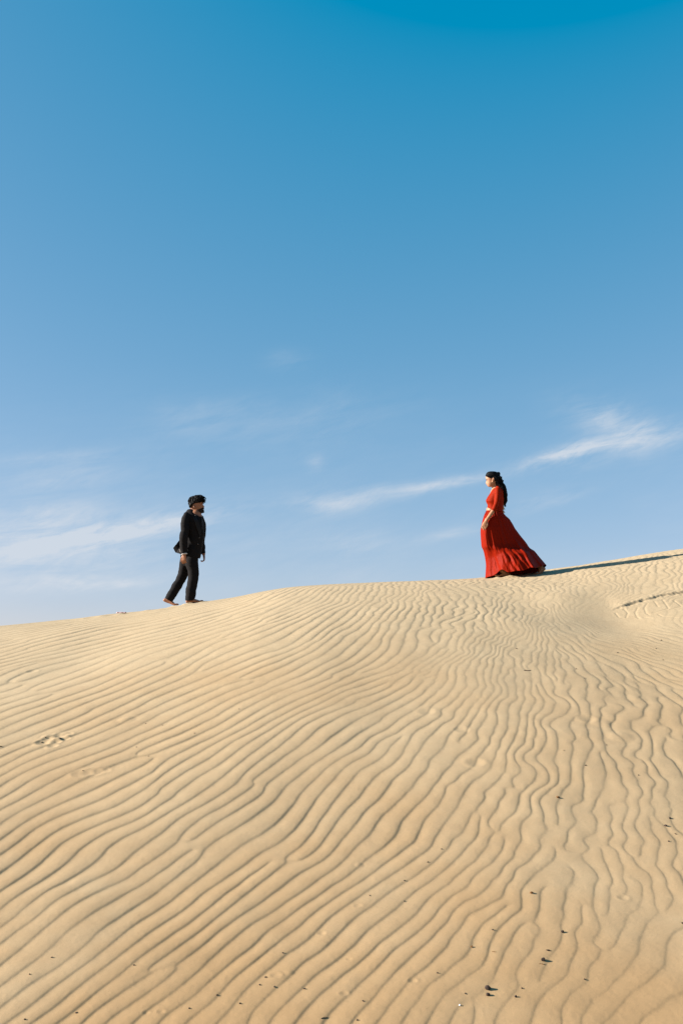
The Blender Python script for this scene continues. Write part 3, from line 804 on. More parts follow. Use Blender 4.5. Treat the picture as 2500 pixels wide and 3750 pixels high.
# collar band round the neck
th = np.linspace(0, 2 * math.pi, 40, endpoint=False); rings = []
for k_, (dy, gr) in enumerate(((34, 1.16), (10, 1.05), (-14, .98), (-20, 1.0), (-8, 1.12), (14, 1.2), (34, 1.27))):
    xx = 800 + 88 * gr * np.cos(th); dd = .074 * gr * np.sin(th)
    rings.append(np.array([M(x, 500 + dy + 0.72 * (x - 800), d) for x, d in zip(xx, dd)]))
cs = Shell(); cs.grid(rings, cap=False); v, f = cs.arrays(); me = mesh_from(v, f, 'collar'); fix_normals(me); smooth_shade(me)
part('collar', me, MAT['suit'], man, man_o, parent=jk)
# shirt front in the opening
me = strip_mesh([on_jacket(*q_, 0.004) for q_ in [(800, 540), (850, 645), (886, 760), (900, 860)]], [on_jacket(*q_, 0.004) for q_ in [(905, 575), (912, 650), (918, 740), (912, 850)]], 'shirt', 0.004)
part('shirt', me, MAT['shirt'], man, man_o)
for bx0, by0 in ((872, 968), (846, 1086)):
    s_ = Shell(); c0 = on_jacket(bx0, by0, 0.012); s_.ball(c0, .010, .005, .010, 12); v, f = s_.arrays(); part('button', mesh_from(v, f, 'button'), MAT['button'], man, man_o, parent=jk)
for k_ in range(4):
    s_ = Shell(); c0 = M(500 + 6 * k_, 1192 + 14 * k_, -.245); s_.ball(c0, .006, .006, .005, 8); v, f = s_.arrays(); part('sleeve_button', mesh_from(v, f, 'sleeve_button'), MAT['cuff'], man, man_o, parent=jk)
s_ = Shell(); s_.tube([M(586, 1262, -.235), M(588, 1281, -.235)], [(Mr(58), .046), (Mr(57), .045)], n=24, m=6, round_ends=False); v, f = s_.arrays(); me = mesh_from(v, f, 'shirt_cuff'); smooth_shade(me)
part('shirt_cuff', me, MAT['cuff'], man, man_o)
# --- trousers
ts = Shell()
p, r = Mt([(690, 1180, 0, 170, .150), (690, 1280, 0, 172, .160), (690, 1360, 0, 165, .155)]); ts.tube(p, r, n=28, m=16)
p, r = Mt([(735, 1330, -.075, 120, .098), (735, 1450, -.085, 126, .100), (758, 1590, -.09, 104, .092), (752, 1740, -.09, 100, .088), (726, 1890, -.09, 100, .088), (708, 2030, -.09, 97, .088), (692, 2105, -.09, 90, .086), (690, 2148, -.09, 80, .084)]); ts.tube(p, r, n=28, m=60, round_ends=False)
p, r = Mt([(645, 1330, .075, 125, .098), (610, 1440, .085, 112, .100), (588, 1560, .09, 102, .092), (550, 1690, .09, 96, .088), (470, 1840, .09, 90, .088), (375, 1995, .09, 88, .086), (318, 2090, .09, 86, .085), (290, 2138, .09, 84, .082)]); ts.tube(p, r, n=28, m=60, round_ends=False)
me = remeshed(ts, 'trousers', 0.006, 2)
displace(me, suit_fold(0.009, 1.5))
part('trousers', me, MAT['suit'], man, man_o)
# --- hair
HM = [(178, 770, 842, .026), (188, 728, 895, .060), (210, 700, 932, .080), (245, 682, 955, .090), (280, 675, 952, .092), (302, 673, 930, .090), (322, 672, 850, .088), (345, 674, 770, .084), (372, 684, 738, .075), (398, 700, 722, .050)]
q = crom(np.array(HM, float), 44); th = np.linspace(0, 2 * math.pi, 36, endpoint=False); rings = []
for zy, xb, xf, w in q:
    rings.append(np.array([M((xb + xf) / 2 + (xf - xb) / 2 * math.cos(t), zy, w * math.sin(t)) for t in th]))
hs = Shell(); hs.grid(rings)
hv, hf = hs.arrays(); me0 = mesh_from(hv, hf, 'cap'); fix_normals(me0)
displace(me0, lambda c: 0.012 * fbm(c[:, 0] / .03 + c[:, 1] / .03, c[:, 2] / .03 - c[:, 1] / .05, 3))
cv = np.array([v.co[:] for v in me0.vertices]); cn = np.array([v.normal[:] for v in me0.vertices]); cf = [tuple(p_.vertices) for p_ in me0.polygons]
rnd = random.Random(3); paths = []
hc = M(810, 300, 0)
for i in range(900):
    k_ = rnd.randrange(len(cv)); P0, Nn = cv[k_], cn[k_]
    top = np.clip((P0[2] - M(800, 330)[2]) / 0.12, 0, 1)
    if top < 0.1 and rnd.random() < 0.6: continue
    front = np.clip((P0[0] - hc[0]) / 0.1, -1, 1)
    fwd = np.array([1.0, 0, -0.15 - 0.35 * max(front, 0)]) if front > -0.25 else np.array([-0.35, 0, -1.0])
    sw_ = 0.5 * math.sin(P0[1] * 60 + P0[0] * 25)                        # neighbouring locks wave together
    d = fwd * 0.9 + Nn * (0.16 + 0.24 * top * rnd.random()) + np.array([0, sw_ * 0.5, 0.25 * top * rnd.random()]) + np.array([rnd.uniform(-.2, .2), rnd.uniform(-.25, .25), rnd.uniform(-.15, .15)])
    d /= np.linalg.norm(d)
    ln = (0.020 + 0.030 * top + 0.016 * max(front, 0)) * rnd.uniform(0.6, 1.2)
    if rnd.random() < 0.05 and front > 0.2: d = d * 0.6 + np.array([.3, 0, .6]); ln *= 1.1
    dn = -Nn * 0.75 + np.array([0, 0, -0.25])
    P1 = P0 + d * ln * 0.35; P2 = P1 + (d + dn * 0.35) * ln * 0.35; P3 = P2 + (d + dn * 0.9) * ln * 0.3
    paths.append(([P0 - Nn * 0.006, P1, P2, P3], [.0042, .0040, .0028, .0008]))
sh = Shell(); sh.v = [cv]; sh.f = list(cf); sh.n = len(cv)
for pts, rad in paths: sh.tube(pts, rad, n=4, m=5, round_ends=False)
v, f = sh.arrays(); me = mesh_from(v, f, 'hair'); smooth_shade(me); bpy.data.meshes.remove(me0)
part('hair', me, MAT['hair'], man, man_o)
# --- beard: a close shell over jaw, chin and upper lip
q = crom(np.array(HEAD_M, float), 120); bs_rows = [row for row in q if 402 <= row[0] <= 505]
rings = []
for zy, xb, xf, xp, w, sg in bs_rows:
    # the beard starts ahead of the ear low on the jaw and near the mouth high up
    xs0 = np.interp(zy, [402, 412, 424, 440, 460, 480, 505], [925, 915, 880, 832, 825, 822, 832])
    c_, a_ = (xb + xf) / 2, (xf - xb) / 2; u0 = np.clip((xs0 - c_) / a_, -.99, .99); t0_ = math.acos(np.sign(u0) * abs(u0) ** (1 / .9))
    t_ = np.linspace(-t0_, t0_, 29); ct, s_ = np.cos(t_), np.sin(t_)
    dd = w * np.sign(s_) * np.abs(s_) ** .9
    xx = c_ + a_ * np.sign(ct) * np.abs(ct) ** .9 + np.where(ct > 0, (xp - xf) * np.exp(-(dd / max(sg, .006)) ** 2), 0)
    lift = 0.006 * np.clip((t0_ - np.abs(t_)) / 0.25, 0, 1) + 0.001
    rings.append(np.array([M(x + l / SM * math.cos(t), zy + (4 if zy > 480 else 0), d + l * math.sin(t)) for x, d, l, t in zip(xx, dd, lift, t_)]))
bsh = Shell(); bsh.grid(rings, closed=False); v, f = bsh.arrays()
lipz0, lipz1 = M(0, 436)[2], M(0, 449)[2]
me = mesh_from(v, f, 'beard'); fix_normals(me)
lx_ = M(925, 440)[0]
cut(me, lambda c: ~((c[:, 2] < lipz0) & (c[:, 2] > lipz1) & (c[:, 0] > lx_) & (np.abs(c[:, 1] - YM) < .028)))
displace(me, lambda c: 0.0025 * fbm(c[:, 0] / .008 + c[:, 1] / .011, c[:, 2] / .009, 2)); smooth_shade(me)
sol = part('beard', me, MAT['beard'], man, man_o); md = sol.modifiers.new('thick', 'SOLIDIFY'); md.thickness = 0.006; md.offset = -1
for sg in (-1, 1):
    s_ = Shell(); s_.ball(M(922, 349, sg * .031), .0075, .010, .0055, 12); v, f = s_.arrays(); part('eye', mesh_from(v, f, 'eye'), MAT['eye'], man, man_o)
    s_ = Shell(); s_.tube([M(935, 327, sg * .018), M(928, 323, sg * .034), M(905, 328, sg * .054)], [.0045, .005, .003], n=6, m=8); v, f = s_.arrays(); me = mesh_from(v, f, 'eyebrow'); part('eyebrow', me, MAT['beard'], man, man_o)
# ================================================================ the woman
YW = 15.0
SW = YW / FPX / 4.9
def Wp(zx, zy, d=0.0):
    x, z = on_plane(1720 + zx / 4.9, 1690 + zy / 4.9, YW + d)
    return np.array([float(x), YW + d, float(z)])
def W4(zx, zy, d=0.0): return Wp(zx * 0.4375 + 98, zy * 0.4375 + 98, d)
S4 = SW * 0.4375
def Wt(rows): return [Wp(r[0], r[1], r[2]) for r in rows], [(r[3] * SW, r[4]) for r in rows]
wo_o = Wp(560, 2060, -0.02)
wo = person_root(wo_o, 'long haired person in a red blouse and billowing red skirt walking on the dune ridge')
HEAD_W = [(206, 780, 600, 600, .028, .03), (230, 860, 510, 510, .050, .03), (280, 920, 458, 458, .064, .03), (340, 950, 430, 426, .070, .04), (400, 960, 424, 413, .072, .04), (450, 955, 424, 413, .072, .04), (500, 950, 430, 424, .071, .03),
          (540, 940, 440, 444, .069, .02), (590, 925, 450, 430, .067, .012), (640, 905, 458, 416, .065, .012), (668, 890, 462, 410, .063, .013), (685, 880, 465, 430, .061, .016), (698, 872, 466, 447, .059, .02),
          (712, 862, 468, 450, .057, .022), (722, 855, 470, 461, .055, .022), (738, 845, 474, 460, .053, .024), (755, 832, 480, 481, .050, .025), (780, 805, 492, 492, .045, .03), (805, 770, 512, 512, .038, .03), (822, 720, 545, 548, .026, .03)]
sh = Shell()
add_head(sh, W4, HEAD_W, -1)
p = [W4(760, 640, 0), W4(778, 760, 0), W4(795, 860, 0), W4(815, 960, 0)]; sh.tube(p, [(.046, .048), (.045, .046), (.048, .052), (.075, .10)])
for sg in (-1, 1):
    sh.tube([W4(735, 455, sg * .080), W4(725, 500, sg * .090), W4(715, 560, sg * .087), W4(700, 600, sg * .074)], [(.012, .008), (.016, .009), (.012, .009), (.007, .006)], n=10)
    sh.tube([W4(695, 462, sg * .088), W4(735, 445, sg * .095), W4(762, 500, sg * .096), W4(738, 570, sg * .090), W4(702, 602, sg * .078)], [.0035, .004, .0045, .004, .004], n=8, m=20)
TORSO = [(482, 400, 560, .075), (502, 391, 580, .118), (535, 374, 590, .142), (570, 356, 594, .150), (601, 345, 592, .146), (660, 324, 590, .136), (700, 314, 588, .132), (740, 320, 582, .122), (800, 330, 572, .108), (840, 296, 572, .110), (880, 294, 566, .110), (920, 330, 550, .095), (1060, 340, 540, .09)]
def loft_rows(rows, pt, m, n=48, e=.9, efn=None):
    rows = [tuple(r) + (0.0,) * (5 - len(r)) for r in rows]
    q = crom(np.array(rows, float), m); th = np.linspace(0, 2 * math.pi, n, endpoint=False); out = []
    for zy, xf, xb, w, tl_ in q:
        if efn: e = efn(zy)
        ct, s_ = np.cos(th), np.sin(th)
        out.append(np.array([pt((xf + xb) / 2 + (xf - xb) / 2 * np.sign(c) * abs(c) ** e, zy - tl_ * (xf - xb) / 2 * (1 - np.sign(c) * abs(c) ** e), w * np.sign(k) * abs(k) ** e) for c, k in zip(ct, s_)]))
    return out
sh.grid(loft_rows(TORSO, Wp, 60))
AL = [(485, 510, -.120, 34, .036), (490, 620, -.172, 34, .034), (470, 740, -.185, 34, .034), (425, 862, -.190, 36, .034), (345, 985, -.205, 33, .031), (292, 1058, -.215, 25, .024)]
AR = [(485, 510, .120, 34, .036), (505, 620, .170, 34, .034), (510, 740, .18, 34, .034), (490, 862, .19, 38, .036), (440, 985, .205, 33, .031), (400, 1058, .215, 25, .024)]
for a in (AL, AR):
    p, r = Wt(a); sh.tube(p, r)
for a in ([(400, 1050, -.06, 70, .06), (350, 1400, -.08, 54, .05), (390, 1560, -.08, 50, .05), (470, 1850, -.09, 40, .040), (590, 1985, -.10, 34, .034)], [(480, 1050, .06, 70, .06), (640, 1400, .07, 58, .06), (800, 1560, .06, 55, .055), (1100, 1820, .04, 40, .040), (1265, 1900, .03, 34, .034)]):
    p, r = Wt(a); sh.tube(p, r)
add_foot(sh, Wp(700, 2068, -.10), Wp(530, 2072, -.10), Wp(452, 2066, -.10), Wp(600, 1985, -.10), 0.040)
add_foot(sh, Wp(1350, 1950, .00), Wp(1250, 2028, .00), Wp(1190, 2032, .00), Wp(1280, 1905, .01), 0.038)
add_hand(sh, Wp(290, 1062, -.215), (-0.42, -0.02, -1), (0.15, 1, 0), 1, 0.92, (8, 12, 10), 5.0)
add_hand(sh, Wp(398, 1062, .215), (-0.3, 0.02, -1), (0.15, -1, 0), -1, 0.92, (12, 18, 14), 3.0)
me = remeshed(sh, 'body', 0.0056, 2)
part('body', me, MAT['skin_woman'], wo, wo_o)
# --- blouse
BL = [(468, 440, 555, .085), (484, 405, 575, .135), (505, 392, 590, .160), (540, 372, 602, .170), (580, 350, 610, .170), (620, 326, 612, .166), (660, 302, 612, .160), (700, 284, 610, .156), (728, 290, 604, .148, .04), (770, 306, 598, .139, .10), (800, 312, 594, .137, .18), (830, 314, 594, .140, .28)]
bs = Shell(); bs.grid(loft_rows(BL, Wp, 50))
p, r = Wt([(492, 492, -.115, 50, .060), (492, 540, -.158, 54, .056), (491, 620, -.174, 50, .050), (474, 740, -.187, 47, .046), (432, 850, -.191, 46, .043), (406, 892, -.194, 44, .042)]); bs.tube(p, r, n=24, m=34, round_ends=False)
p, r = Wt([(492, 492, .115, 50, .060), (497, 540, .158, 54, .056), (505, 620, .172, 50, .050), (510, 740, .182, 47, .046), (494, 850, .191, 46, .043), (480, 892, .194, 44, .042)]); bs.tube(p, r, n=24, m=34, round_ends=False)
me = remeshed(bs, 'blouse', 0.0055, 2)
nA, nB = Wp(505, 458), Wp(343, 606)
def keep_blouse(c):
    lz = nA[2] + (c[:, 0] - nA[0]) / (nB[0] - nA[0]) * (nB[2] - nA[2])
    wv_ = np.clip((c[:, 2] - nB[2]) / (nA[2] - nB[2]), 0, 1) * 0.075 + 0.012
    return ~((c[:, 2] > lz) & (np.abs(c[:, 1] - YW) < wv_ + 0.02) & (c[:, 0] < nA[0] + 0.02))
cut(me, keep_blouse)
displace(me, lambda c: 0.007 * fbm((c[:, 2] + 0.5 * c[:, 0]) / .04, (c[:, 0] - .4 * c[:, 2] + c[:, 1]) / .13, 3) - 0.001)
bl = part('blouse', me, MAT['red_top'], wo, wo_o)
# gilt tassels at the back ties
for (tx, ty, tw, ah) in ((600, 842, 26, 40), (600, 905, 24, 34)):
    s_ = Shell(); th = np.linspace(0, 2 * math.pi, 10, endpoint=False)
    rr_ = []
    for k_, (yy_, rd) in enumerate(((-ah, .003), (-ah * .3, .007), (ah * .25, .014), (ah * .5, .017))):
        rr_.append(np.array([Wp(tx + 10 * (k_ / 3) + rd / SW * math.cos(t) * 1.1, ty + yy_, -.03 + rd * math.sin(t)) for t in th]))
    s_.grid(rr_); v, f = s_.arrays(); me = mesh_from(v, f, 'tassel'); fix_normals(me); part('tassel', me, MAT['gold'], wo, wo_o, parent=bl)
s_ = Shell(); s_.tube([Wp(592, 700, -.02), Wp(600, 760, -.03), Wp(598, 805, -.03)], [.003, .003, .003], n=6); s_.tube([Wp(592, 700, -.02), Wp(590, 800, -.035), Wp(600, 878, -.03)], [.003, .003, .003], n=6)
v, f = s_.arrays(); part('tie_cord', mesh_from(v, f, 'tie_cord'), MAT['gold'], wo, wo_o, parent=bl)
# --- skirt
FR = np.array([(296, 880), (268, 935), (240, 1000), (215, 1090), (200, 1160), (187, 1240), (190, 1350), (197, 1440), (206, 1530), (238, 1600), (258, 1680), (275, 1770), (284, 1860), (280, 1970), (272, 2088)], float)
BK = np.array([(592, 905), (612, 945), (652, 988), (708, 1038), (768, 1128), (800, 1190), (850, 1262), (900, 1330), (1000, 1450), (1068, 1548), (1150, 1602), (1200, 1660), (1250, 1722), (1310, 1790), (1368, 1856)], float)
def arc(P, t):
    d = np.concatenate([[0], np.cumsum(np.hypot(*np.diff(P, axis=0).T))]); d /= d[-1]
    Q = crom(P, 200); dd = np.concatenate([[0], np.cumsum(np.hypot(*np.diff(Q, axis=0).T))]); dd /= dd[-1]
    return np.stack([np.interp(t, dd, Q[:, 0]), np.interp(t, dd, Q[:, 1])], -1)
NT_, NP_ = 170, 420
tt = np.linspace(0, 1, NT_); FP, BP = arc(FR, tt), arc(BK, tt)
ph_ = np.linspace(0, 2 * math.pi, NP_, endpoint=False)
T, PHI = np.meshgrid(tt, ph_, indexing='ij')
s_par = (1 - np.cos(PHI)) / 2
D = np.interp(T, np.linspace(0, 1, 101), smooth1(np.interp(np.linspace(0, 1, 101), [0, .06, .15, .28, .42, .54, .62, .72, .85, 1.0], [.135, .155, .19, .22, .215, .205, .225, .30, .36, .42]), 2))
sp = 0.19 + 0.31 * sstep(.24, .02, T) + 0.42 * sstep(.54, .74, T)
shape = np.where(s_par < sp, np.sin(math.pi / 2 * np.clip(s_par / sp, 0, 1)) ** .85, np.cos(math.pi / 2 * np.clip((s_par - sp) / (1 - sp), 0, 1)) ** .85)
near = PHI < math.pi
sym = np.abs(np.sin(PHI)) ** .85
dep = np.where(near, -D * shape, D * sym)
zx = FP[:, 0][:, None] * (1 - s_par) + BP[:, 0][:, None] * s_par
zy = FP[:, 1][:, None] * (1 - s_par) + BP[:, 1][:, None] * s_par
# folds
side = 0.25 + 0.75 * np.abs(np.sin(PHI))
warp = PHI + 0.16 * np.sin(3 * PHI + 1.0) + 0.10 * np.sin(2.2 * math.pi * T + 2 * PHI)
pl = 0.55 * np.cos(11 * warp + 0.6) + 0.40 * np.cos(17 * warp + 2.1 + 0.8 * T) + 0.28 * np.cos(29 * warp + 4.0)
A_ = (0.003 + 0.006 * sstep(.1, .5, T) + 0.013 * sstep(.55, 1.0, T)) * side
gather = 0.0045 * sstep(.34, .02, T) * np.cos(46 * PHI + 0.8 * np.sin(5 * PHI))
disp = A_ * pl + gather
# two strong folds swinging back and the swell over the forward knee
ridge = lambda c, w, a, t0, t1: a * np.exp(-((s_par - c) / w) ** 2) * sstep(t0, t1, T) * near
disp = disp + ridge(0.80 + 0.05 * (1 - T), .045, .075, .35, .75) + ridge(0.40, .06, .030, .60, .72) * sstep(.95, .7, T) + ridge(0.07, .035, .020, .05, .2) + ridge(0.93, .022, .030, .55, .9) + ridge(0.30, .05, .022, .62, .85) + ridge(0.12, .03, .018, .15, .4) * sstep(.75, .5, T)
disp = disp - ridge(0.20 + .10 * (T - .75), .035, .030, .66, .85)
cr_ = fbm(s_par * 14 + 7, T * 9 + 2 * near, 3) * 0.016 * sstep(.45, .8, T) + fbm(s_par * 30, T * 5, 2) * 0.006
disp = disp + cr_ * side
nd = np.where(near, -1.0, 1.0)
dep = dep + disp * nd * np.abs(np.sin(PHI)) ** .5
zx = zx + disp / SW * (-np.cos(PHI)) * -1 * 0.0
# the hem is caught up over the forward foot
lift = 95 * np.exp(-((s_par - 0.27) / .085) ** 2) * sstep(.80, 1.0, T) * near + 22 * np.cos(9 * warp) * sstep(.85, 1, T) * side * 0.5
zy = zy - lift + np.where(near, 0, 1) * np.abs(np.sin(PHI)) * sstep(.6, 1.0, T) * 150 * (1 - 0.15 * s_par ** 3)
Yv = YW + dep
dq = rays(1720 + zx / 4.9, 1690 + zy / 4.9); tq = Yv / dq[..., 1]
SK = np.stack([dq[..., 0] * tq, Yv, EYE[2] + dq[..., 2] * tq], -1)
ss = Shell(); ss.grid(list(SK), cap=False); v, f = ss.arrays(); me = mesh_from(v, f, 'skirt'); fix_normals(me); smooth_shade(me)
sk = part('skirt', me, MAT['red'], wo, wo_o); md = sk.modifiers.new('cloth', 'SOLIDIFY'); md.thickness = 0.003; md.offset = -1
# waistband
WB = [np.array([Wp((296 + 592) / 2 - (592 - 296) / 2 * g_ * math.cos(t), 880 + 25 * (1 - math.cos(t)) / 2 + dy, -.138 * g_ * math.sin(t)) for t in np.linspace(0, 2 * math.pi, 60, endpoint=False)]) for dy, g_ in ((2, .95), (-4, .985), (8, 1.0), (20, .97))]
ss = Shell(); ss.grid(WB, cap=False); v, f = ss.arrays(); me = mesh_from(v, f, 'waistband'); fix_normals(me); smooth_shade(me)
part('waistband', me, MAT['red'], wo, wo_o, parent=sk)
# --- hair: a smooth crown tied back, long waves down the back
HC = [(182, 620, 780, .030), (194, 540, 840, .055), (222, 478, 905, .070), (272, 440, 960, .077), (326, 417, 985, .079), (362, 406, 1000, .080), (384, 420, 1005, .082), (408, 470, 1008, .086), (440, 545, 1008, .089), (480, 612, 1015, .090), (515, 652, 1025, .088), (540, 742, 1030, .084), (570, 786, 1040, .079), (620, 796, 1060, .072), (700, 830, 1095, .066), (790, 900, 1125, .058)]
hs = Shell(); hs.grid(loft_rows(HC, W4, 80, 56, .92, lambda yy: float(np.interp(yy, [330, 400, 700, 790], [.92, .38, .5, .9])))); hs.ball(W4(930, 290, 0), .035, .035, .035, 14)
TAIL = [(905, 430, 130, .070), (965, 570, 142, .075), (985, 700, 130, .075), (1085, 860, 118, .075), (1128, 1010, 92, .070), (1185, 1150, 76, .062), (1180, 1290, 58, .048), (1195, 1410, 42, .034), (1180, 1520, 18, .016)]
hs.tube([W4(a, b, 0) for a, b, c, d in TAIL], [(c * S4, d) for a, b, c, d in TAIL], n=26, m=70)
me0 = remeshed(hs, 'hair', 0.0048, 2)
displace(me0, lambda c: (0.004 + 0.008 * sstep(W4(0, 300)[2], W4(0, 520)[2], c[:, 2])) * fbm((c[:, 0] + .5 * c[:, 2]) / .018 + c[:, 1] / .02, c[:, 2] / .09, 3))
cv = np.array([v.co[:] for v in me0.vertices]); cf = [tuple(p_.vertices) for p_ in me0.polygons]; bpy.data.meshes.remove(me0)
sh = Shell(); sh.v = [cv]; sh.f = cf; sh.n = len(cv)
rnd = random.Random(5); tl = np.array([W4(a, b, 0) for a, b, c, d in TAIL]); tr = np.array([(c * S4, d) for a, b, c, d in TAIL])
for i in range(430):
    ang = rnd.uniform(0, 2 * math.pi); rad = rnd.uniform(.75, 1.12); i0 = rnd.choice([0, 0, 1, 1, 2, 3]); n_ = rnd.randrange(5, 9)
    f1 = rnd.uniform(0, 6.28); f2 = rnd.uniform(1.1, 1.9); pts = []
    end = rnd.uniform(6.0, 8.9)
    for k_ in range(10):
        u = i0 + (end - i0) * k_ / 9; a = min(int(u), 7); fr = u - a
        c_ = tl[a] * (1 - fr) + tl[min(a + 1, 8)] * fr; r_ = tr[a] * (1 - fr) + tr[min(a + 1, 8)] * fr
        if u > 8: c_ = tl[8] + np.array([.02, 0, -.05]) * (u - 8)
        wv2 = 0.010 * math.sin(3.0 * math.cos(ang) + 1.6 * k_) + 0.006 * math.sin(f1 + f2 * k_); out_ = 1 + 0.25 * max(0, u - 5.5)
        pts.append(c_ + np.array([(r_[0] * rad * out_ + 0.004) * math.cos(ang) + wv2, r_[1] * rad * math.sin(ang), wv2 * .4]))
    sh.tube(pts, [.0034, .0034, .0032, .0032, .003, .003, .0028, .0024, .0016, .0006], n=4, m=24, round_ends=False)
for i in range(90):                                                   # combed strands over the crown
    a = rnd.uniform(-1.2, 1.2); y0_ = 375 - 170 * math.cos(a) * rnd.uniform(.3, 1)
    w_ = .083 * math.sin(a)
    P0 = W4(430 + 60 * abs(a), 372 - 60 * (1 - abs(a)), w_ * .6); P1 = W4(600, 215 + 150 * abs(a) / 1.2, w_ * 1.02); P2 = W4(780, 195 + 160 * abs(a) / 1.2, w_ * 1.04); P3 = W4(930, 270 + 60 * abs(a), w_ * .7)
    sh.tube([P0, P1, P2, P3], [.002, .0035, .0035, .0025], n=4, m=12, round_ends=False)
v, f = sh.arrays(); me = mesh_from(v, f, 'hair'); smooth_shade(me)
part('hair', me, MAT['hair'], wo, wo_o)
for sg in (-1, 1):
    s_ = Shell(); s_.ball(W4(462, 545, sg * .030), .009, .009, .006, 12); v, f = s_.arrays(); part('eye', mesh_from(v, f, 'eye'), MAT['eye'], wo, wo_o)
    s_ = Shell(); s_.tube([W4(434, 506, sg * .014), W4(446, 500, sg * .032), W4(482, 510, sg * .052)], [.003, .0035, .002], n=6, m=8); v, f = s_.arrays(); part('eyebrow', mesh_from(v, f, 'eyebrow'), MAT['beard'], wo, wo_o)
    s_ = Shell(); s_.ball(W4(698, 606, sg * .080), .006, .005, .008, 8); v, f = s_.arrays(); part('earring', mesh_from(v, f, 'earring'), MAT['gold'], wo, wo_o)
s_ = Shell(); s_.tube([W4(482, 718, -.022), W4(464, 714, -.011), W4(459, 713, 0), W4(464, 714, .011), W4(482, 718, .022)], [.002, .0036, .004, .0036, .002], n=8, m=14, ref=(0, 0, 1)); s_.tube([W4(484, 731, -.020), W4(472, 735, -.011), W4(468, 736, 0), W4(472, 735, .011), W4(484, 731, .020)], [.002, .0038, .0042, .0038, .002], n=8, m=14, ref=(0, 0, 1))
v, f = s_.arrays(); part('lips', mesh_from(v, f, 'lips'), MAT['lip'], wo, wo_o)
# ================================================================ build the ground
ground = build_ground()
ground.data.materials.append(sand_material())

# ================================================================ small things lying on the sand
def rock_mesh(name, seed, flat=0.7, elong=1.3):
    bm = bmesh.new(); bmesh.ops.create_icosphere(bm, subdivisions=2, radius=1.0)
    rn = random.Random(seed); off = Vector((rn.uniform(0, 50), rn.uniform(0, 50), rn.uniform(0, 50)))
    for v in bm.verts:
        k = 1 + 0.45 * mnoise.noise(v.co * 1.3 + off) + 0.15 * mnoise.noise(v.co * 3.1 + off)
        v.co = Vector((v.co.x * elong, v.co.y, v.co.z * flat)) * k
    me = bpy.data.meshes.new(name); bm.to_mesh(me); bm.free()
    return me
MAT['pebble'] = material('dark_pebble', (0.0304, 0.01824, 0.01216), 0.8, 0.25, noise_scale=300, var=0.5, bump=0.5)
MAT['pebble_brown'] = material('brown_pebble', (0.1216, 0.057, 0.01672), 0.8, 0.2, noise_scale=300, var=0.4, bump=0.4)
MAT['twig'] = material('dry_twig', (0.0494, 0.02888, 0.02128), 0.85, 0.2, noise_scale=200, var=0.5, bump=0.4)
MAT['white'] = material('white_bit', (0.608, 0.5928, 0.5776), 0.6, 0.3, var=0.05)
MAT['pink'] = material('pink_scrap', (0.5472, 0.342, 0.3192), 0.8, 0.2, noise_scale=80, var=0.2)
rocks = [rock_mesh('pebble', s, f_, e_) for s, f_, e_ in ((1, .7, 1.25), (2, .6, 1.5), (3, .85, 1.1), (4, .5, 1.7))]
rocks_b = [m.copy() for m in rocks]
for m in rocks: m.materials.append(MAT['pebble'])
for m in rocks_b: m.materials.append(MAT['pebble_brown'])
def put(o, px, py, size, sink=0.25, rz=None):
    x, y = (float(q_) for q_ in ground_hit(np.array([px]), np.array([py]), form)[:2]) if False else tuple(float(np.ravel(q_)[0]) for q_ in ground_hit(np.array([float(px)]), np.array([float(py)]), form))
    o.location = (x, y, ground_z(x, y) + size * (0.7 - sink))
    o.scale = (size, size, size)
    o.rotation_euler = (rnd.uniform(-.3, .3), rnd.uniform(-.3, .3), rnd.uniform(0, 6.28) if rz is None else rz)
    COL.objects.link(o)
rnd = random.Random(21)
def dist_at(px, py): return float(np.ravel(ground_hit(np.array([float(px)]), np.array([float(py)]), form)[1])[0])
def tag(o, label, cat, group=None):
    o['label'] = label; o['category'] = cat
    if group: o['group'] = group
# (pixel x, pixel y, width in pixels)
DARK = [(2451, 2997, 11), (2435, 3025, 14), (2447, 3083, 8), (2472, 3055, 7), (1616, 3111, 7), (1566, 3159, 6), (1480, 3226, 6), (1354, 3281, 6), (1480, 3300, 6), (1803, 3407, 9), (2058, 3414, 15), (2006, 3482, 11),
        (1601, 3565, 8), (2139, 3588, 9), (1887, 3651, 12), (1703, 3639, 7), (2498, 3384, 12), (1329, 3668, 6), (1910, 3620, 6), (190, 3507, 9), (109, 3570, 7), (492, 3534, 8), (92, 3736, 9), (281, 3709, 8), (694, 3694, 7),
        (796, 3645, 8), (879, 3676, 9), (1114, 3621, 10), (1036, 3492, 6), (973, 3579, 5), (951, 3607, 5), (1005, 3615, 6), (2219, 2728, 5), (2143, 2803, 7), (2336, 2839, 6), (2063, 2749, 5), (1890, 2376, 6), (2108, 2450, 6), (2260, 2391, 6),
        (2400, 2376, 5), (2139, 2484, 5), (2426, 2417, 5), (2419, 2345, 6), (3, 2736, 9), (534, 2650, 5), (595, 2655, 5), (544, 2769, 5), (305, 2823, 6), (712, 2687, 5), (875, 2598, 5), (500, 2737, 4), (155, 2716, 8), (168, 2702, 6), (222, 2708, 7), (1308, 3735, 7)]
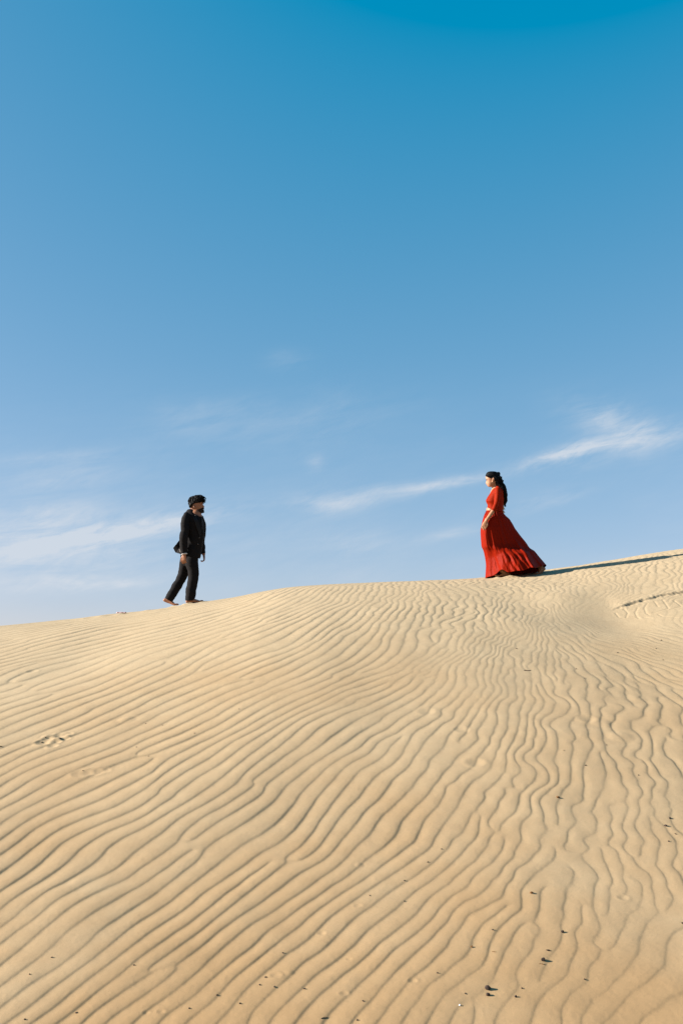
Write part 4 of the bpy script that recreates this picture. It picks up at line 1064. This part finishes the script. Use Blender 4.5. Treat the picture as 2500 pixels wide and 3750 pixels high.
for i, (px, py, w) in enumerate(DARK):
    sz = max(0.0042, 0.5 * w * dist_at(px, py) / FPX * 0.72)
    o = bpy.data.objects.new('pebble', rocks[i % 4]); put(o, px, py, sz)
    if px in (2451, 2435, 2447, 2472): tag(o, 'dark pebble in the loose cluster of four pebbles', 'pebble', 'cluster of four dark pebbles')
    elif px in (155, 168, 222): tag(o, 'dark crumb lying in the scuffed patch of sand', 'pebble', 'dark crumbs in the scuffed patch')
    elif px > 1800 and py < 2500: tag(o, 'tiny dark speck on the finely rippled sand around the hollow', 'pebble', 'dark specks around the hollow')
    elif px < 1000 and py < 2900: tag(o, 'tiny dark speck on the long even ripples below the suited person', 'pebble', 'dark specks below the suited person')
    elif px > 2000 and py < 2900: tag(o, 'tiny dark speck on the winding ripples between hollow and pebble cluster', 'pebble', 'dark specks on the winding ripples')
    else: tag(o, 'small dark brown pebble on the broad ripples farthest from both walkers', 'pebble', 'small dark pebbles on the broad ripples')
for (px, py, w, lb) in ((1785, 3622, 21, 'largest dark pebble, lying right behind another dark pebble'), (1786, 3645, 15, 'dark pebble lying close in front of the largest dark pebble'), (1987, 3518, 16, 'angular dark pebble lying beside a thin straw twig')):
    o = bpy.data.objects.new('pebble', rocks[2]); put(o, px, py, 0.5 * w * dist_at(px, py) / FPX * 0.9); tag(o, lb, 'pebble')
BROWN = [(2042, 2922, 11), (1944, 3272, 12), (1726, 3468, 9)]
for i, (px, py, w) in enumerate(BROWN):
    o = bpy.data.objects.new('pebble', rocks_b[i % 4]); put(o, px, py, 0.5 * w * dist_at(px, py) / FPX * 0.9)
    tag(o, 'small ochre brown pebble half sunk in the sand', 'pebble', 'ochre pebbles on the sand')
def twig(px, py, wpx, ang, label, mat, thick=0.0022):
    x, y = (float(np.ravel(q_)[0]) for q_ in ground_hit(np.array([float(px)]), np.array([float(py)]), form))
    L = wpx * y / FPX; s_ = Shell(); pts = []
    for k_ in range(5):
        u = (k_ / 4 - .5) * L; xx, yy = u * math.cos(ang), u * math.sin(ang)
        pts.append((xx, yy + 0.06 * L * math.sin(k_ * 1.7), 0.0)); 
    base_z = ground_z(x, y)
    pts = [(a, b, ground_z(x + a, y + b) - base_z + thick * 0.7) for a, b, _ in pts]
    s_.tube(pts, [thick * .8, thick, thick, thick * .9, thick * .5], n=6, m=10, ref=(0, 0, 1))
    s_.tube([pts[2], (pts[2][0] + .18 * L * math.cos(ang + 1), pts[2][1] + .18 * L * math.sin(ang + 1), pts[2][2] + .004)], [thick * .6, thick * .3], n=5, m=4, ref=(0, 0, 1))
    v, f = s_.arrays(); me = mesh_from(v, f, 'twig'); fix_normals(me); me.materials.append(mat)
    o = bpy.data.objects.new('twig', me); o.location = (x, y, base_z); COL.objects.link(o); tag(o, label, 'twig')
twig(1930, 2456, 24, 0.1, 'short dark twig lying across the fine ripples below the hollow', MAT['twig'], 0.004)
twig(1808, 3487, 14, -0.3, 'thin reddish twig lying alone on smooth sand', MAT['pebble_brown'], 0.0016)
twig(1188, 3729, 26, 0.6, 'longer greyish twig lying among faint ripples', MAT['twig'], 0.0020)
twig(1984, 3532, 20, -0.1, 'thin straw twig lying beside an angular dark pebble', MAT['pebble_brown'], 0.0014)
o = bpy.data.objects.new('shell_chip', rocks[2].copy()); o.data.materials.clear(); o.data.materials.append(MAT['white']); put(o, 1683, 3682, 0.0045, 0.1); tag(o, 'tiny white shell chip shining on the sand', 'shell')
# pale scrap caught on the ridge
sx, sy = (float(np.ravel(q_)[0]) for q_ in ground_hit(np.array([445.0]), np.array([2249.0]), form))
s_ = Shell(); gr_ = []
for i in range(7):
    gr_.append(np.array([(0.09 * (i / 6 - .5) * 1.6, 0.03 * (j / 4 - .5), 0.010 + 0.014 * math.sin(i * 1.3 + j) ** 2) for j in range(5)]))
s_.grid(gr_, closed=False); v, f = s_.arrays(); me = mesh_from(v, f, 'cloth_scrap'); smooth_shade(me); me.materials.append(MAT['pink'])
o = bpy.data.objects.new('cloth_scrap', me); o.location = (sx, sy, ground_z(sx, sy)); COL.objects.link(o); md = o.modifiers.new('thick', 'SOLIDIFY'); md.thickness = 0.004
tag(o, 'pale pink scrap of cloth lying on the ridge behind the suited person', 'scrap')
